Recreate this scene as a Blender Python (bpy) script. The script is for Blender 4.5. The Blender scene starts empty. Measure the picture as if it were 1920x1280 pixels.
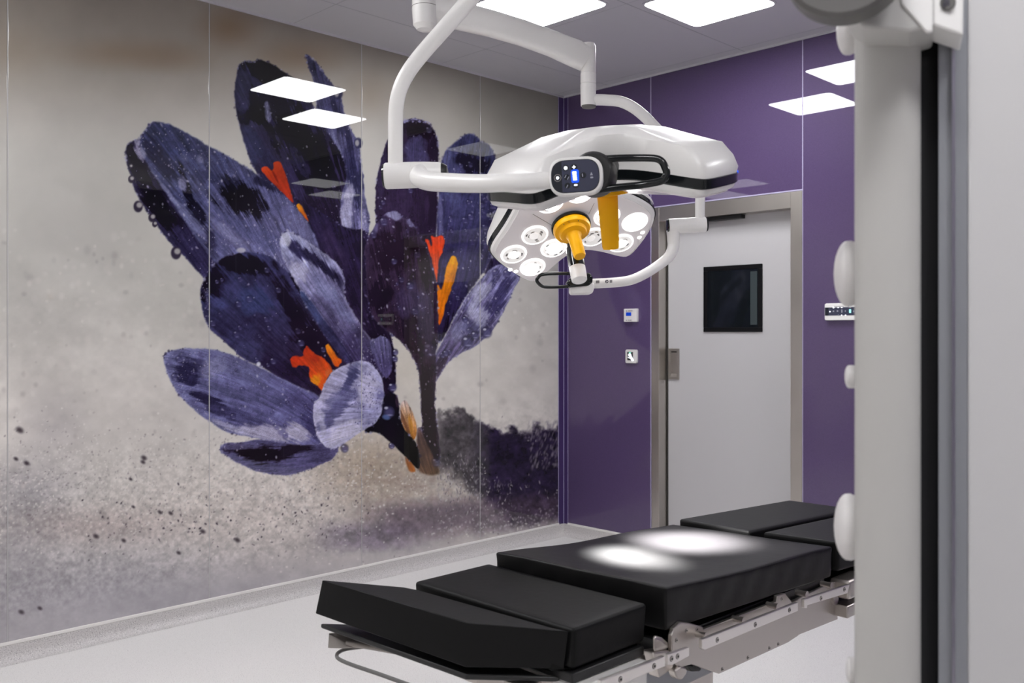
import bpy, bmesh, math, random
import numpy as np
from mathutils import Vector, Matrix

scene = bpy.context.scene
C = scene.collection

# ------------------------------------------------------------------ camera
CAM = Vector((5.011, -5.549, 1.64))
YAW = math.radians(45.3147)
FPX, CX, CY = 1720.0, 960.0, 624.0
FWD = Vector((-math.sin(YAW), math.cos(YAW), 0))
RGT = Vector((math.cos(YAW), math.sin(YAW), 0))
UPV = Vector((0, 0, 1))
cd = bpy.data.cameras.new('camera')
cam = bpy.data.objects.new('camera', cd)
C.objects.link(cam)
cam.location = CAM
cam.rotation_euler = (math.radians(90), 0, YAW)
cd.sensor_width = 36
cd.lens = FPX / 1920 * 36
cd.shift_y = (CY - 640) / 1920
cd.dof.use_dof = True
cd.dof.focus_distance = 3.2
cd.dof.aperture_fstop = 5.6
cd.clip_start = 0.05
scene.camera = cam

# ------------------------------------------------------------------ world and exposure
world = bpy.data.worlds.new('world')
scene.world = world
world.use_nodes = True
world.node_tree.nodes['Background'].inputs[0].default_value = (0.5, 0.5, 0.52, 1)
world.node_tree.nodes['Background'].inputs[1].default_value = 0.02
scene.view_settings.view_transform = 'Standard'
scene.view_settings.look = 'None'
scene.view_settings.gamma = 1
scene.view_settings.use_curve_mapping = False
scene.view_settings.exposure = 1.62
LIGHT_POWER = 9.0        # radiance of the ceiling panels
scene.cycles.max_bounces = 10
scene.cycles.diffuse_bounces = 6
scene.cycles.glossy_bounces = 6
scene.cycles.sample_clamp_indirect = 8

H = 3.56                 # ceiling
WX, WY = 7.08, -6.48     # room extent (left wall x=0, back wall y=0)


def P(px, py, D):
    """a point seen at (px,py) of the frame, D metres in front of the camera"""
    return CAM + D * (FWD + RGT * ((px - CX) / FPX) + UPV * ((CY - py) / FPX))


def PZ(px, py, z):
    return P(px, py, (z - CAM.z) * FPX / (CY - py))


def PX(px, py, x):
    d = FWD + RGT * ((px - CX) / FPX) + UPV * ((CY - py) / FPX)
    return CAM + d * ((x - CAM.x) / d.x)


def PY(px, py, y=0.0):
    d = FWD + RGT * ((px - CX) / FPX) + UPV * ((CY - py) / FPX)
    return CAM + d * ((y - CAM.y) / d.y)


# ------------------------------------------------------------------ helpers
WL = {}


def link(o, parent=None, world_loc=Vector((0, 0, 0))):
    C.objects.link(o)
    wl = Vector(world_loc)
    WL[o.name] = wl
    if parent is not None:
        o.parent = parent
        o.location = wl - WL[parent.name]
    else:
        o.location = wl
    return o


def thing(name, label, cat, loc, group=None, kind=None):
    o = bpy.data.objects.new(name, None)
    o.empty_display_size = 0.1
    link(o, None, loc)
    if label:
        o['label'] = label
    if cat:
        o['category'] = cat
    if group:
        o['group'] = group
    if kind:
        o['kind'] = kind
    return o


def tag(o, label=None, cat=None, group=None, kind=None):
    for k, v in (('label', label), ('category', cat), ('group', group), ('kind', kind)):
        if v:
            o[k] = v
    return o


def mesh(name, verts, faces, mat, parent=None, smooth=True, bevel=0, seg=2, label=None, angle=35):
    vs = np.array([tuple(v) for v in verts], dtype=float)
    c = Vector((vs.min(0) + vs.max(0)) / 2)
    me = bpy.data.meshes.new(name)
    me.from_pydata([tuple(v - np.array(c)) for v in vs], [], faces)
    me.validate()
    bm = bmesh.new()
    bm.from_mesh(me)
    bmesh.ops.recalc_face_normals(bm, faces=bm.faces)
    bm.to_mesh(me)
    bm.free()
    me.materials.append(mat)
    if smooth:
        me.polygons.foreach_set('use_smooth', [True] * len(me.polygons))
        me.set_sharp_from_angle(angle=math.radians(angle))
    o = bpy.data.objects.new(name, me)
    link(o, parent, c)
    if bevel:
        m = o.modifiers.new('bevel', 'BEVEL')
        m.width = bevel
        m.segments = seg
        m.limit_method = 'ANGLE'
        m.angle_limit = math.radians(40)
    if label:
        o['label'] = label
    return o


def merge(parts):
    V, Fc = [], []
    for v, f in parts:
        n = len(V)
        V += [Vector(p) for p in v]
        Fc += [tuple(i + n for i in q) for q in f]
    return V, Fc


def g_box(x0, x1, y0, y1, z0, z1):
    v = [(x0, y0, z0), (x1, y0, z0), (x1, y1, z0), (x0, y1, z0), (x0, y0, z1), (x1, y0, z1), (x1, y1, z1), (x0, y1, z1)]
    f = [(0, 3, 2, 1), (4, 5, 6, 7), (0, 1, 5, 4), (1, 2, 6, 5), (2, 3, 7, 6), (3, 0, 4, 7)]
    return [Vector(p) for p in v], f


def g_loft(rings, cap=True):
    n = len(rings[0])
    V = [Vector(p) for r in rings for p in r]
    Fc = []
    for k in range(len(rings) - 1):
        for i in range(n):
            j = (i + 1) % n
            Fc.append((k * n + i, k * n + j, (k + 1) * n + j, (k + 1) * n + i))
    if cap:
        Fc.append(tuple(range(n))[::-1])
        Fc.append(tuple((len(rings) - 1) * n + i for i in range(n)))
    return V, Fc


def g_prism(poly, off):
    """polygon (world points) extruded by the vector off"""
    return g_loft([[Vector(p) for p in poly], [Vector(p) + Vector(off) for p in poly]])


def smooth_path(pts, n=10):
    pts = [Vector(p) for p in pts]
    if len(pts) < 3:
        return pts
    ext = [2 * pts[0] - pts[1]] + pts + [2 * pts[-1] - pts[-2]]
    out = []
    for i in range(1, len(ext) - 2):
        p0, p1, p2, p3 = ext[i - 1:i + 3]
        for k in range(n):
            t = k / n
            out.append(0.5 * ((2 * p1) + (p2 - p0) * t + (2 * p0 - 5 * p1 + 4 * p2 - p3) * t * t + (3 * p1 - p0 - 3 * p2 + p3) * t ** 3))
    out.append(pts[-1])
    return out


def g_tube(pts, r, seg=20, n=10, closed=False, squash=None):
    path = smooth_path(pts + ([pts[0], pts[1]] if closed else []), n) if n > 1 else [Vector(p) for p in pts]
    if closed:
        path = path[:-n - 1] if n > 1 else path
    m = len(path)
    rad = [r] * m if not isinstance(r, (list, tuple)) else [float(np.interp(i / (m - 1), np.linspace(0, 1, len(r)), r)) for i in range(m)]
    rings = []
    prev = None
    for i, p in enumerate(path):
        if closed:
            t = path[(i + 1) % m] - path[i - 1]
        else:
            t = path[min(i + 1, m - 1)] - path[max(i - 1, 0)]
        t.normalize()
        if prev is None:
            a = Vector((0, 0, 1)) if abs(t.z) < 0.9 else Vector((1, 0, 0))
            u = t.cross(a).normalized()
        else:
            u = (prev - t * prev.dot(t)).normalized()
        prev = u
        w = t.cross(u)
        s = squash or (1, 1)
        rings.append([p + rad[i] * (u * math.cos(2 * math.pi * k / seg) * s[0] + w * math.sin(2 * math.pi * k / seg) * s[1]) for k in range(seg)])
    if closed:
        V, Fc = g_loft(rings, False)
        k = m - 1
        for i in range(seg):
            j = (i + 1) % seg
            Fc.append((k * seg + i, k * seg + j, j, i))
        return V, Fc
    return g_loft(rings)


def basis(t):
    t = Vector(t).normalized()
    a = Vector((0, 0, 1)) if abs(t.z) < 0.9 else Vector((1, 0, 0))
    u = t.cross(a).normalized()
    return u, t.cross(u), t


def g_lathe(o, axis, prof, seg=32):
    """prof: list of (radius, distance along axis)"""
    u, w, t = basis(axis)
    o = Vector(o)
    return g_loft([[o + t * h + max(r, 1e-5) * (u * math.cos(2 * math.pi * k / seg) + w * math.sin(2 * math.pi * k / seg)) for k in range(seg)] for r, h in prof])


def rounded(poly, r, n=5):
    """2D polygon with rounded corners"""
    out = []
    m = len(poly)
    for i in range(m):
        p = Vector(poly[i]); a = Vector(poly[i - 1]); b = Vector(poly[(i + 1) % m])
        da = (a - p); db = (b - p)
        rr = min(r, da.length * 0.45, db.length * 0.45)
        s = p + da.normalized() * rr
        e = p + db.normalized() * rr
        for k in range(n + 1):
            t = k / n
            out.append((1 - t) ** 2 * s + 2 * t * (1 - t) * p + t * t * e)
    return out


def frame_pts(o, ex, ey, pts2):
    return [Vector(o) + Vector(ex) * p[0] + Vector(ey) * p[1] for p in pts2]


def rrect(w, h, r, n=5):
    return rounded([(-w / 2, -h / 2), (w / 2, -h / 2), (w / 2, h / 2), (-w / 2, h / 2)], r, n)


# ------------------------------------------------------------------ materials
def mat(name, col, rough=0.5, metal=0.0, coat=0.0, spec=0.5, emit=None, estr=1.0, bump=None, coat_rough=0.03):
    m = bpy.data.materials.new(name)
    m.use_nodes = True
    nt = m.node_tree
    b = nt.nodes['Principled BSDF']
    b.inputs['Base Color'].default_value = (*col, 1)
    b.inputs['Roughness'].default_value = rough
    b.inputs['Metallic'].default_value = metal
    b.inputs['Specular IOR Level'].default_value = spec
    b.inputs['Coat Weight'].default_value = coat
    b.inputs['Coat Roughness'].default_value = coat_rough
    if emit:
        b.inputs['Emission Color'].default_value = (*emit, 1)
        b.inputs['Emission Strength'].default_value = estr
    if bump:
        sc, st, dist = bump
        tc = nt.nodes.new('ShaderNodeTexCoord')
        nz = nt.nodes.new('ShaderNodeTexNoise')
        nz.inputs['Scale'].default_value = sc
        nz.inputs['Detail'].default_value = 4
        bp = nt.nodes.new('ShaderNodeBump')
        bp.inputs['Strength'].default_value = st
        bp.inputs['Distance'].default_value = dist
        nt.links.new(tc.outputs['Object'], nz.inputs['Vector'])
        nt.links.new(nz.outputs['Fac'], bp.inputs['Height'])
        nt.links.new(bp.outputs['Normal'], b.inputs['Normal'])
    return m


def ramp_noise(m, scale, stops, detail=3, stretch=(1, 1, 1), target='Base Color', coord='Object', rough=0.6):
    nt = m.node_tree
    b = nt.nodes['Principled BSDF']
    tc = nt.nodes.new('ShaderNodeTexCoord')
    mp = nt.nodes.new('ShaderNodeMapping')
    mp.inputs['Scale'].default_value = stretch
    nz = nt.nodes.new('ShaderNodeTexNoise')
    nz.inputs['Scale'].default_value = scale
    nz.inputs['Detail'].default_value = detail
    nz.inputs['Roughness'].default_value = rough
    cr = nt.nodes.new('ShaderNodeValToRGB')
    while len(cr.color_ramp.elements) < len(stops):
        cr.color_ramp.elements.new(0.5)
    for e, (p, c) in zip(cr.color_ramp.elements, stops):
        e.position = p
        e.color = (*c, 1)
    nt.links.new(tc.outputs[coord], mp.inputs['Vector'])
    nt.links.new(mp.outputs['Vector'], nz.inputs['Vector'])
    nt.links.new(nz.outputs['Fac'], cr.inputs['Fac'])
    nt.links.new(cr.outputs['Color'], b.inputs[target])
    return m


def srgb(r, g, b):
    f = lambda c: (c / 255 / 12.92) if c / 255 <= 0.04045 else ((c / 255 + 0.055) / 1.055) ** 2.4
    return (f(r), f(g), f(b))


M = {}
M['floor'] = ramp_noise(mat('speckled_vinyl_floor', (0.7, 0.7, 0.7), 0.35, coat=0.15), 230, [(0.30, srgb(172, 168, 168)), (0.36, srgb(228, 226, 224)), (0.62, srgb(234, 232, 230)), (0.72, srgb(246, 245, 243))], 2)
M['cove'] = ramp_noise(mat('speckled_vinyl_shaded_cove', (0.6, 0.6, 0.6), 0.4), 190, [(0.32, srgb(126, 122, 124)), (0.40, srgb(194, 190, 189)), (0.60, srgb(208, 204, 203)), (0.70, srgb(228, 226, 224))], 2)  # floor vinyl in a darker tone, shade of the upright skirting put into the colour
M['ceiling'] = mat('ceiling_white_metal', (0.60, 0.59, 0.625), 0.38, bump=(300, 0.05, 0.001))
M['ceiling_joint'] = mat('ceiling_joint_grey', (0.42, 0.42, 0.45), 0.5)
M['purple'] = ramp_noise(mat('purple_back_painted_glass', (0.1, 0.06, 0.2), 0.45, coat=1.0, coat_rough=0.008, spec=0.1), 260, [(0.3, (0.078, 0.050, 0.126)), (0.7, (0.096, 0.062, 0.152))], 2)
M['purple_dark'] = mat('purple_corner_profile', (0.055, 0.03, 0.12), 0.3, coat=0.6)
M['alu'] = mat('anodised_aluminium', (0.62, 0.60, 0.66), 0.3, 1.0)
M['seal'] = mat('lilac_silicone_seal', (0.45, 0.41, 0.60), 0.5)
M['steel'] = ramp_noise(mat('brushed_steel', (0.5, 0.47, 0.44), 0.33, 1.0), 2.2, [(0.3, (0.47, 0.44, 0.405)), (0.7, (0.60, 0.565, 0.525))], 2, (1, 1, 0.5))
M['handle_steel'] = mat('satin_handle_steel', (0.40, 0.37, 0.34), 0.40, 0.85)
M['steel_cool'] = mat('table_stainless_steel', (0.56, 0.52, 0.49), 0.36, 1.0, bump=(40, 0.06, 0.002))
M['rail_steel'] = mat('bright_rail_steel', (0.86, 0.82, 0.79), 0.30, 0.9)
M['bracket'] = mat('warm_grey_bracket', (0.30, 0.27, 0.25), 0.4, 0.3)
M['facet'] = mat('lens_facet_shade', (0.42, 0.40, 0.38), 0.3)
M['steel_dark'] = mat('steel_recess', (0.06, 0.055, 0.05), 0.5, 0.6)
M['door'] = mat('light_grey_door_leaf', (0.50, 0.49, 0.50), 0.45, bump=(400, 0.05, 0.0005))
M['blackframe'] = mat('black_window_frame', (0.004, 0.004, 0.005), 0.4, spec=0.2)
M['darkglass'] = mat('dark_door_glass', (0.005, 0.007, 0.009), 0.05, spec=0.5)
M['lit_edge'] = mat('blind_edge_behind_glass', (0.035, 0.048, 0.052), 0.4)
M['trim'] = mat('pale_trim_strip', (0.80, 0.78, 0.75), 0.4)
M['white'] = mat('lamp_white_enamel', (0.88, 0.865, 0.845), 0.33, coat=0.12, coat_rough=0.12)
M['white2'] = mat('off_white_plastic', (0.74, 0.72, 0.71), 0.4)
M['black'] = mat('glossy_black_plastic', (0.006, 0.008, 0.009), 0.12)
M['blackm'] = mat('matt_black_plastic', (0.012, 0.012, 0.013), 0.4)
M['vinyl'] = mat('black_vinyl_cushion', (0.0036, 0.0036, 0.0039), 0.50, spec=0.22, bump=(55, 0.10, 0.004))
M['vinyl_soft'] = mat('black_elastic_cushion_cover', (0.0045, 0.0042, 0.0046), 0.42, spec=0.28, bump=(16, 0.14, 0.008))
M['yellow'] = mat('yellow_silicone_handle', (1.0, 0.48, 0.0), 0.4, spec=0.25)
M['diffuser'] = mat('glowing_ceiling_diffuser', (0.9, 0.9, 0.9), 0.5, emit=(0.985, 0.985, 1.0), estr=LIGHT_POWER)
M['led'] = mat('lit_surgical_led', (0.9, 0.9, 0.9), 0.3, emit=(1.0, 0.98, 0.97), estr=4.0)
M['led_ring'] = mat('lit_lens_edge', (0.9, 0.9, 0.9), 0.3, emit=(1.0, 0.98, 0.97), estr=0.75)
M['lens'] = mat('lens_reflector', (0.72, 0.70, 0.70), 0.2, 0.0, emit=(1.0, 0.97, 0.95), estr=0.17)
M['lens_dim'] = mat('dim_lens_reflector', (0.60, 0.58, 0.57), 0.15, 0.0, emit=(1.0, 0.97, 0.95), estr=0.15)
M['face'] = mat('lamp_face_cover', (0.66, 0.62, 0.63), 0.2, coat=0.5, emit=(1.0, 0.93, 0.94), estr=0.03)
M['seam'] = mat('grey_seam', (0.25, 0.23, 0.22), 0.5)
M['screen'] = mat('control_screen', (0.040, 0.044, 0.080), 0.12)
M['screen_dark'] = mat('control_screen_dark', (0.006, 0.009, 0.02), 0.1)
M['icon'] = mat('white_lit_icon', (0.8, 0.8, 0.8), 0.4, emit=(0.85, 0.88, 1.0), estr=0.42)
M['icon_dim'] = mat('grey_icon', (0.20, 0.20, 0.26), 0.4, emit=(0.85, 0.88, 1.0), estr=0.05)
M['icon_blue'] = mat('blue_lit_icon', (0.0, 0.03, 0.4), 0.3, emit=(0.0, 0.10, 1.0), estr=0.28)
M['icon_cyan'] = mat('cyan_lit_icon', (0.3, 0.9, 0.9), 0.3, emit=(0.35, 0.95, 0.9), estr=0.3)
M['icon_green'] = mat('green_lit_icon', (0.2, 0.8, 0.6), 0.3, emit=(0.3, 0.9, 0.7), estr=0.2)
M['lcd'] = mat('blue_lcd', (0.0, 0.02, 0.25), 0.2, emit=(0.0, 0.04, 0.4), estr=0.25)
M['print'] = mat('dark_print', (0.06, 0.055, 0.07), 0.5)
M['print_grey'] = mat('grey_print', (0.22, 0.21, 0.22), 0.5)
M['fg_white'] = mat('equipment_column_enamel', (0.50, 0.49, 0.47), 0.45)
M['fg_grey'] = mat('grey_aluminium_profile', (0.33, 0.34, 0.36), 0.35, 0.3)
M['fg_panel'] = mat('equipment_side_panel', (0.60, 0.59, 0.59), 0.5)
M['fg_disc'] = mat('dark_grey_disc', (0.13, 0.125, 0.12), 0.5)
M['wall_plain'] = mat('slate_wall_panel', (0.14, 0.13, 0.17), 0.35, coat=0.5)
M['wall_front'] = mat('pale_wall_panel', (0.60, 0.59, 0.57), 0.35, coat=0.3)
M['joint'] = mat('grey_panel_joint', (0.46, 0.45, 0.45), 0.4)
M['grout'] = mat('wall_backing', (0.3, 0.3, 0.3), 0.8)
M['mural'] = mat('printed_glass_mural', (0.5, 0.5, 0.5), 0.6, coat=1.0, coat_rough=0.006, spec=0.05)
_nt = M['mural'].node_tree
_a = _nt.nodes.new('ShaderNodeVertexColor')
_a.layer_name = 'print'
_nt.links.new(_a.outputs['Color'], _nt.nodes['Principled BSDF'].inputs['Base Color'])
M['mural'].node_tree.nodes['Principled BSDF'].inputs['Coat IOR'].default_value = 1.56
M['purple'].node_tree.nodes['Principled BSDF'].inputs['Coat IOR'].default_value = 1.56


# ================================================================== MURAL PAINTING
# The crocus photograph printed on the glass panels of the left wall. It is drawn in the image
# pixel coordinates of the camera view (the projection below) and stored as one colour per mesh vertex.
def to_image_px(Y, Z):
    """wall metres -> image pixels of the camera view (a plane-to-plane map)"""
    dx = -CAM.x
    dy = Y - CAM.y
    dep = dx * FWD.x + dy * FWD.y
    rt = dx * RGT.x + dy * RGT.y
    return CX + FPX * rt / dep, CY - FPX * (Z - CAM.z) / dep


def hash2(ix, iy, seed):
    h = (ix.astype(np.int64) * 374761393 + iy.astype(np.int64) * 668265263 + seed * 1442695041) & 0xFFFFFFFF
    h = ((h ^ (h >> 13)) * 1274126177) & 0xFFFFFFFF
    h = h ^ (h >> 16)
    return (h & 0xFFFF) / 65535.0


def vnoise(x, y, seed=0):
    ix = np.floor(x); iy = np.floor(y)
    fx = x - ix; fy = y - iy
    fx = fx * fx * (3 - 2 * fx); fy = fy * fy * (3 - 2 * fy)
    a = hash2(ix, iy, seed); b = hash2(ix + 1, iy, seed)
    c = hash2(ix, iy + 1, seed); d = hash2(ix + 1, iy + 1, seed)
    return (a + (b - a) * fx) * (1 - fy) + (c + (d - c) * fx) * fy


def fbm(x, y, seed=0, octs=4):
    s = 0; w = 0; a = 1.0
    for k in range(octs):
        s = s + a * vnoise(x * 2 ** k, y * 2 ** k, seed + 17 * k)
        w += a
        a *= 0.55
    return s / w


def sstep(a, b, x):
    t = np.clip((x - a) / (b - a), 0, 1)
    return t * t * (3 - 2 * t)


def chaikin(poly, n=2):
    p = np.array(poly, float)
    for _ in range(n):
        q = np.roll(p, -1, 0)
        p = np.stack([0.78 * p + 0.22 * q, 0.22 * p + 0.78 * q], 1).reshape(-1, 2)
    return p


def sdist(X, Y, poly):
    """signed distance to a polygon, positive inside"""
    p = np.array(poly, float)
    q = np.roll(p, -1, 0)
    inside = np.zeros(X.shape, bool)
    dmin = np.full(X.shape, 1e9)
    for (x0, y0), (x1, y1) in zip(p, q):
        ex, ey = x1 - x0, y1 - y0
        L = ex * ex + ey * ey + 1e-9
        t = np.clip(((X - x0) * ex + (Y - y0) * ey) / L, 0, 1)
        dmin = np.minimum(dmin, (X - x0 - t * ex) ** 2 + (Y - y0 - t * ey) ** 2)
        if abs(ey) > 1e-9:
            c = (y0 > Y) != (y1 > Y)
            inside ^= c & (X < ex * (Y - y0) / ey + x0)
    d = np.sqrt(dmin)
    return np.where(inside, d, -d)


def lin(c):
    c = np.array(c, float) / 255
    return c


class Paint:
    def __init__(s, X, Y):
        s.X = X; s.Y = Y
        s.c = np.zeros(X.shape + (3,))

    def over(s, idx, alpha, col):
        s.c[idx] += (col - s.c[idx]) * alpha[..., None]

    def blob(s, x, y, rx, ry, col, a=1.0, rot=0.0, soft=1.0, noise=0.0, seed=3, ns=30.0):
        R = max(rx, ry) * 2.2
        i = np.nonzero((abs(s.X - x) < R) & (abs(s.Y - y) < R))
        if not len(i[0]):
            return
        dx = s.X[i] - x; dy = s.Y[i] - y
        c_, s_ = math.cos(rot), math.sin(rot)
        u = (dx * c_ + dy * s_) / rx; v = (-dx * s_ + dy * c_) / ry
        r = np.sqrt(u * u + v * v)
        if noise:
            r = r + noise * (fbm(s.X[i] / ns, s.Y[i] / ns, seed, 4) - 0.5) * 2
        s.over(i, a * (1 - sstep(1 - soft * 0.9, 1 + soft * 0.6, r)), lin(col))

    def petal(s, poly, base, tip, cb, ct, streak=0.25, freq=0.16, edge=None, edge_w=5, edge_a=0.6, edge_noise=0.7,
              dark=(), light=(), feather=1.4, seed=1, bend=0.0, drops=0, dropc=(205, 200, 225), ring=0, smooth=2, mott=0.5, rough=1.5, sub=None, sat=0.64, beads=0.8, rip=1.0, vein_a=1.0):
        pl = chaikin(poly, smooth) if smooth else np.array(poly, float)
        m = 6
        x0, y0 = pl.min(0) - m; x1, y1 = pl.max(0) + m
        i = np.nonzero((s.X > x0) & (s.X < x1) & (s.Y > y0) & (s.Y < y1))
        X = s.X[i]; Y = s.Y[i]
        wob = rough * 1.9 * (fbm(X / 11, Y / 11, seed + 90, 3) - 0.5)
        d = sdist(X, Y, pl) + wob
        alpha = sstep(-feather, feather, d)
        if sub is not None:
            alpha = alpha * sstep(-1.2, 1.2, sdist(X, Y, chaikin(sub, 2)))
        keep = alpha > 0.003
        i = (i[0][keep],) if len(i) == 1 else tuple(k[keep] for k in i)
        X = X[keep]; Y = Y[keep]; d = d[keep]; alpha = alpha[keep]
        ax = np.array(tip, float) - np.array(base, float)
        L = np.hypot(*ax); ax /= L
        t = ((X - base[0]) * ax[0] + (Y - base[1]) * ax[1]) / L
        w = -(X - base[0]) * ax[1] + (Y - base[1]) * ax[0]
        w = w + bend * L * (t - 0.5) ** 2
        spread = 0.45 + 0.55 * np.clip(t, 0, 1)
        fine = fbm(w / spread * freq, t * L * freq * 0.10, seed, 4)
        fine2 = fbm(w / spread * freq * 3.2, t * L * freq * 0.16, seed + 5, 3)
        mot = fbm(X / 26, Y / 26, seed + 11, 4)
        tt = np.clip(t + (mot - 0.5) * mott, 0, 1)[..., None]
        col = lin(cb) * (1 - tt) + lin(ct) * tt
        col = col * (1 + streak * 2.0 * (fine - 0.5) + streak * 1.1 * (fine2 - 0.5) + 0.35 * (mot - 0.5))[..., None]
        for (bx, by, rx, ry, rot, cc, a) in list(dark) + list(light):
            dx = X - bx; dy = Y - by
            c_, s_ = math.cos(math.radians(rot)), math.sin(math.radians(rot))
            u = (dx * c_ + dy * s_) / rx; v = (-dx * s_ + dy * c_) / ry
            r = np.sqrt(u * u + v * v) + 1.0 * (fbm(X / 20, Y / 20, seed + int(bx), 5) - 0.5) + 0.9 * (fine - 0.5) + 0.35 * (fine2 - 0.5)
            k = a * (1 - sstep(0.60, 1.14, r))
            col = col + (lin(cc) * (1 + 0.35 * (fine2 - 0.5))[..., None] - col) * k[..., None]
        if edge is not None:
            k = edge_a * np.exp(-np.clip(d, 0, 99) / edge_w) * np.clip(1 - edge_noise + edge_noise * 1.7 * fbm(X / 8, Y / 8, seed + 33, 3), 0, 1)
            col = col + (lin(edge) - col) * k[..., None]
        # veins, skin grain, then the muted, contrasty tone of the print
        vn = fbm(w / spread * freq * 1.9 + 0.5 * mot, t * L * freq * 0.22, seed + 71, 3)
        vein = np.exp(-((vn - 0.5) / 0.035) ** 2)
        grain = fbm(X / 2.6, Y / 2.6, seed + 51, 2) - 0.5
        mid = fbm(X / 7.0, Y / 7.0, seed + 52, 3) - 0.5
        col = col * (1 - 0.13 * vein * vein_a + 0.14 * grain + 0.20 * mid * rip)[..., None]
        if sat < 1:
            gray = col.mean(-1, keepdims=True)
            col = gray + (col - gray) * sat
            col = (0.29 + (col - 0.29) * 1.42) * 0.90
        s.over(i, alpha, np.clip(col, 0.02, 1))
        # beads of water sitting along the rim
        rb = random.Random(seed * 3 + 5)
        per = np.hypot(*(pl - np.roll(pl, -1, 0)).T).sum()
        if beads:
            for _ in range(int(per / 5.0 * beads)):
                k = rb.randrange(len(pl)); q = pl[k] * (1 - rb.random()) + pl[(k + 1) % len(pl)] * rb.random() * 0 + pl[k] * 0
                k2 = (k + 1) % len(pl); f = rb.random(); q = pl[k] * (1 - f) + pl[k2] * f
                r = rb.choice([0.7, 0.8, 1.0, 1.3, 1.8, 2.6])
                s.blob(q[0] + rb.uniform(-1.5, 1.5), q[1] + rb.uniform(-1.5, 1.5), r, r * rb.uniform(.8, 1.3), rb.choice([(178, 176, 206), (120, 118, 160), (40, 34, 62)]), rb.uniform(.25, .75), 0, .7)
        rnd = random.Random(seed * 7 + 1)
        if drops and len(X):
            for _ in range(int(drops * 0.8)):
                k = rnd.randrange(len(X))
                if d[k] < 3:
                    continue
                r = rnd.choice([0.6, 0.7, 0.8, 0.9, 1.2, 1.7])
                s.blob(X[k], Y[k], r * rnd.uniform(0.9, 2.1), r, dropc, rnd.uniform(0.25, 0.8), rnd.uniform(0.6, 1.5), 0.8)
        for _ in range(ring if len(X) else 0):
            k = rnd.randrange(len(X))
            if d[k] < 8:
                continue
            s.drop(X[k], Y[k], rnd.uniform(3, 8), rnd.uniform(0.25, 0.6))
        return d

    def drop(s, x, y, r, a=0.8, dark=(16, 12, 40), hi=(225, 225, 245)):
        s.blob(x, y, r, r * 1.1, dark, a * 0.8, 0, 0.35)
        s.blob(x + r * 0.12, y + r * 0.2, r * 0.78, r * 0.82, (112, 108, 160), a * 0.7, 0, 0.7)
        s.blob(x - r * 0.3, y - r * 0.42, r * 0.3, r * 0.2, hi, a, 0, 0.6)
        s.blob(x + r * 0.2, y + r * 0.62, r * 0.5, r * 0.14, (170, 168, 205), a * 0.8, 0, 0.7)


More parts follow.
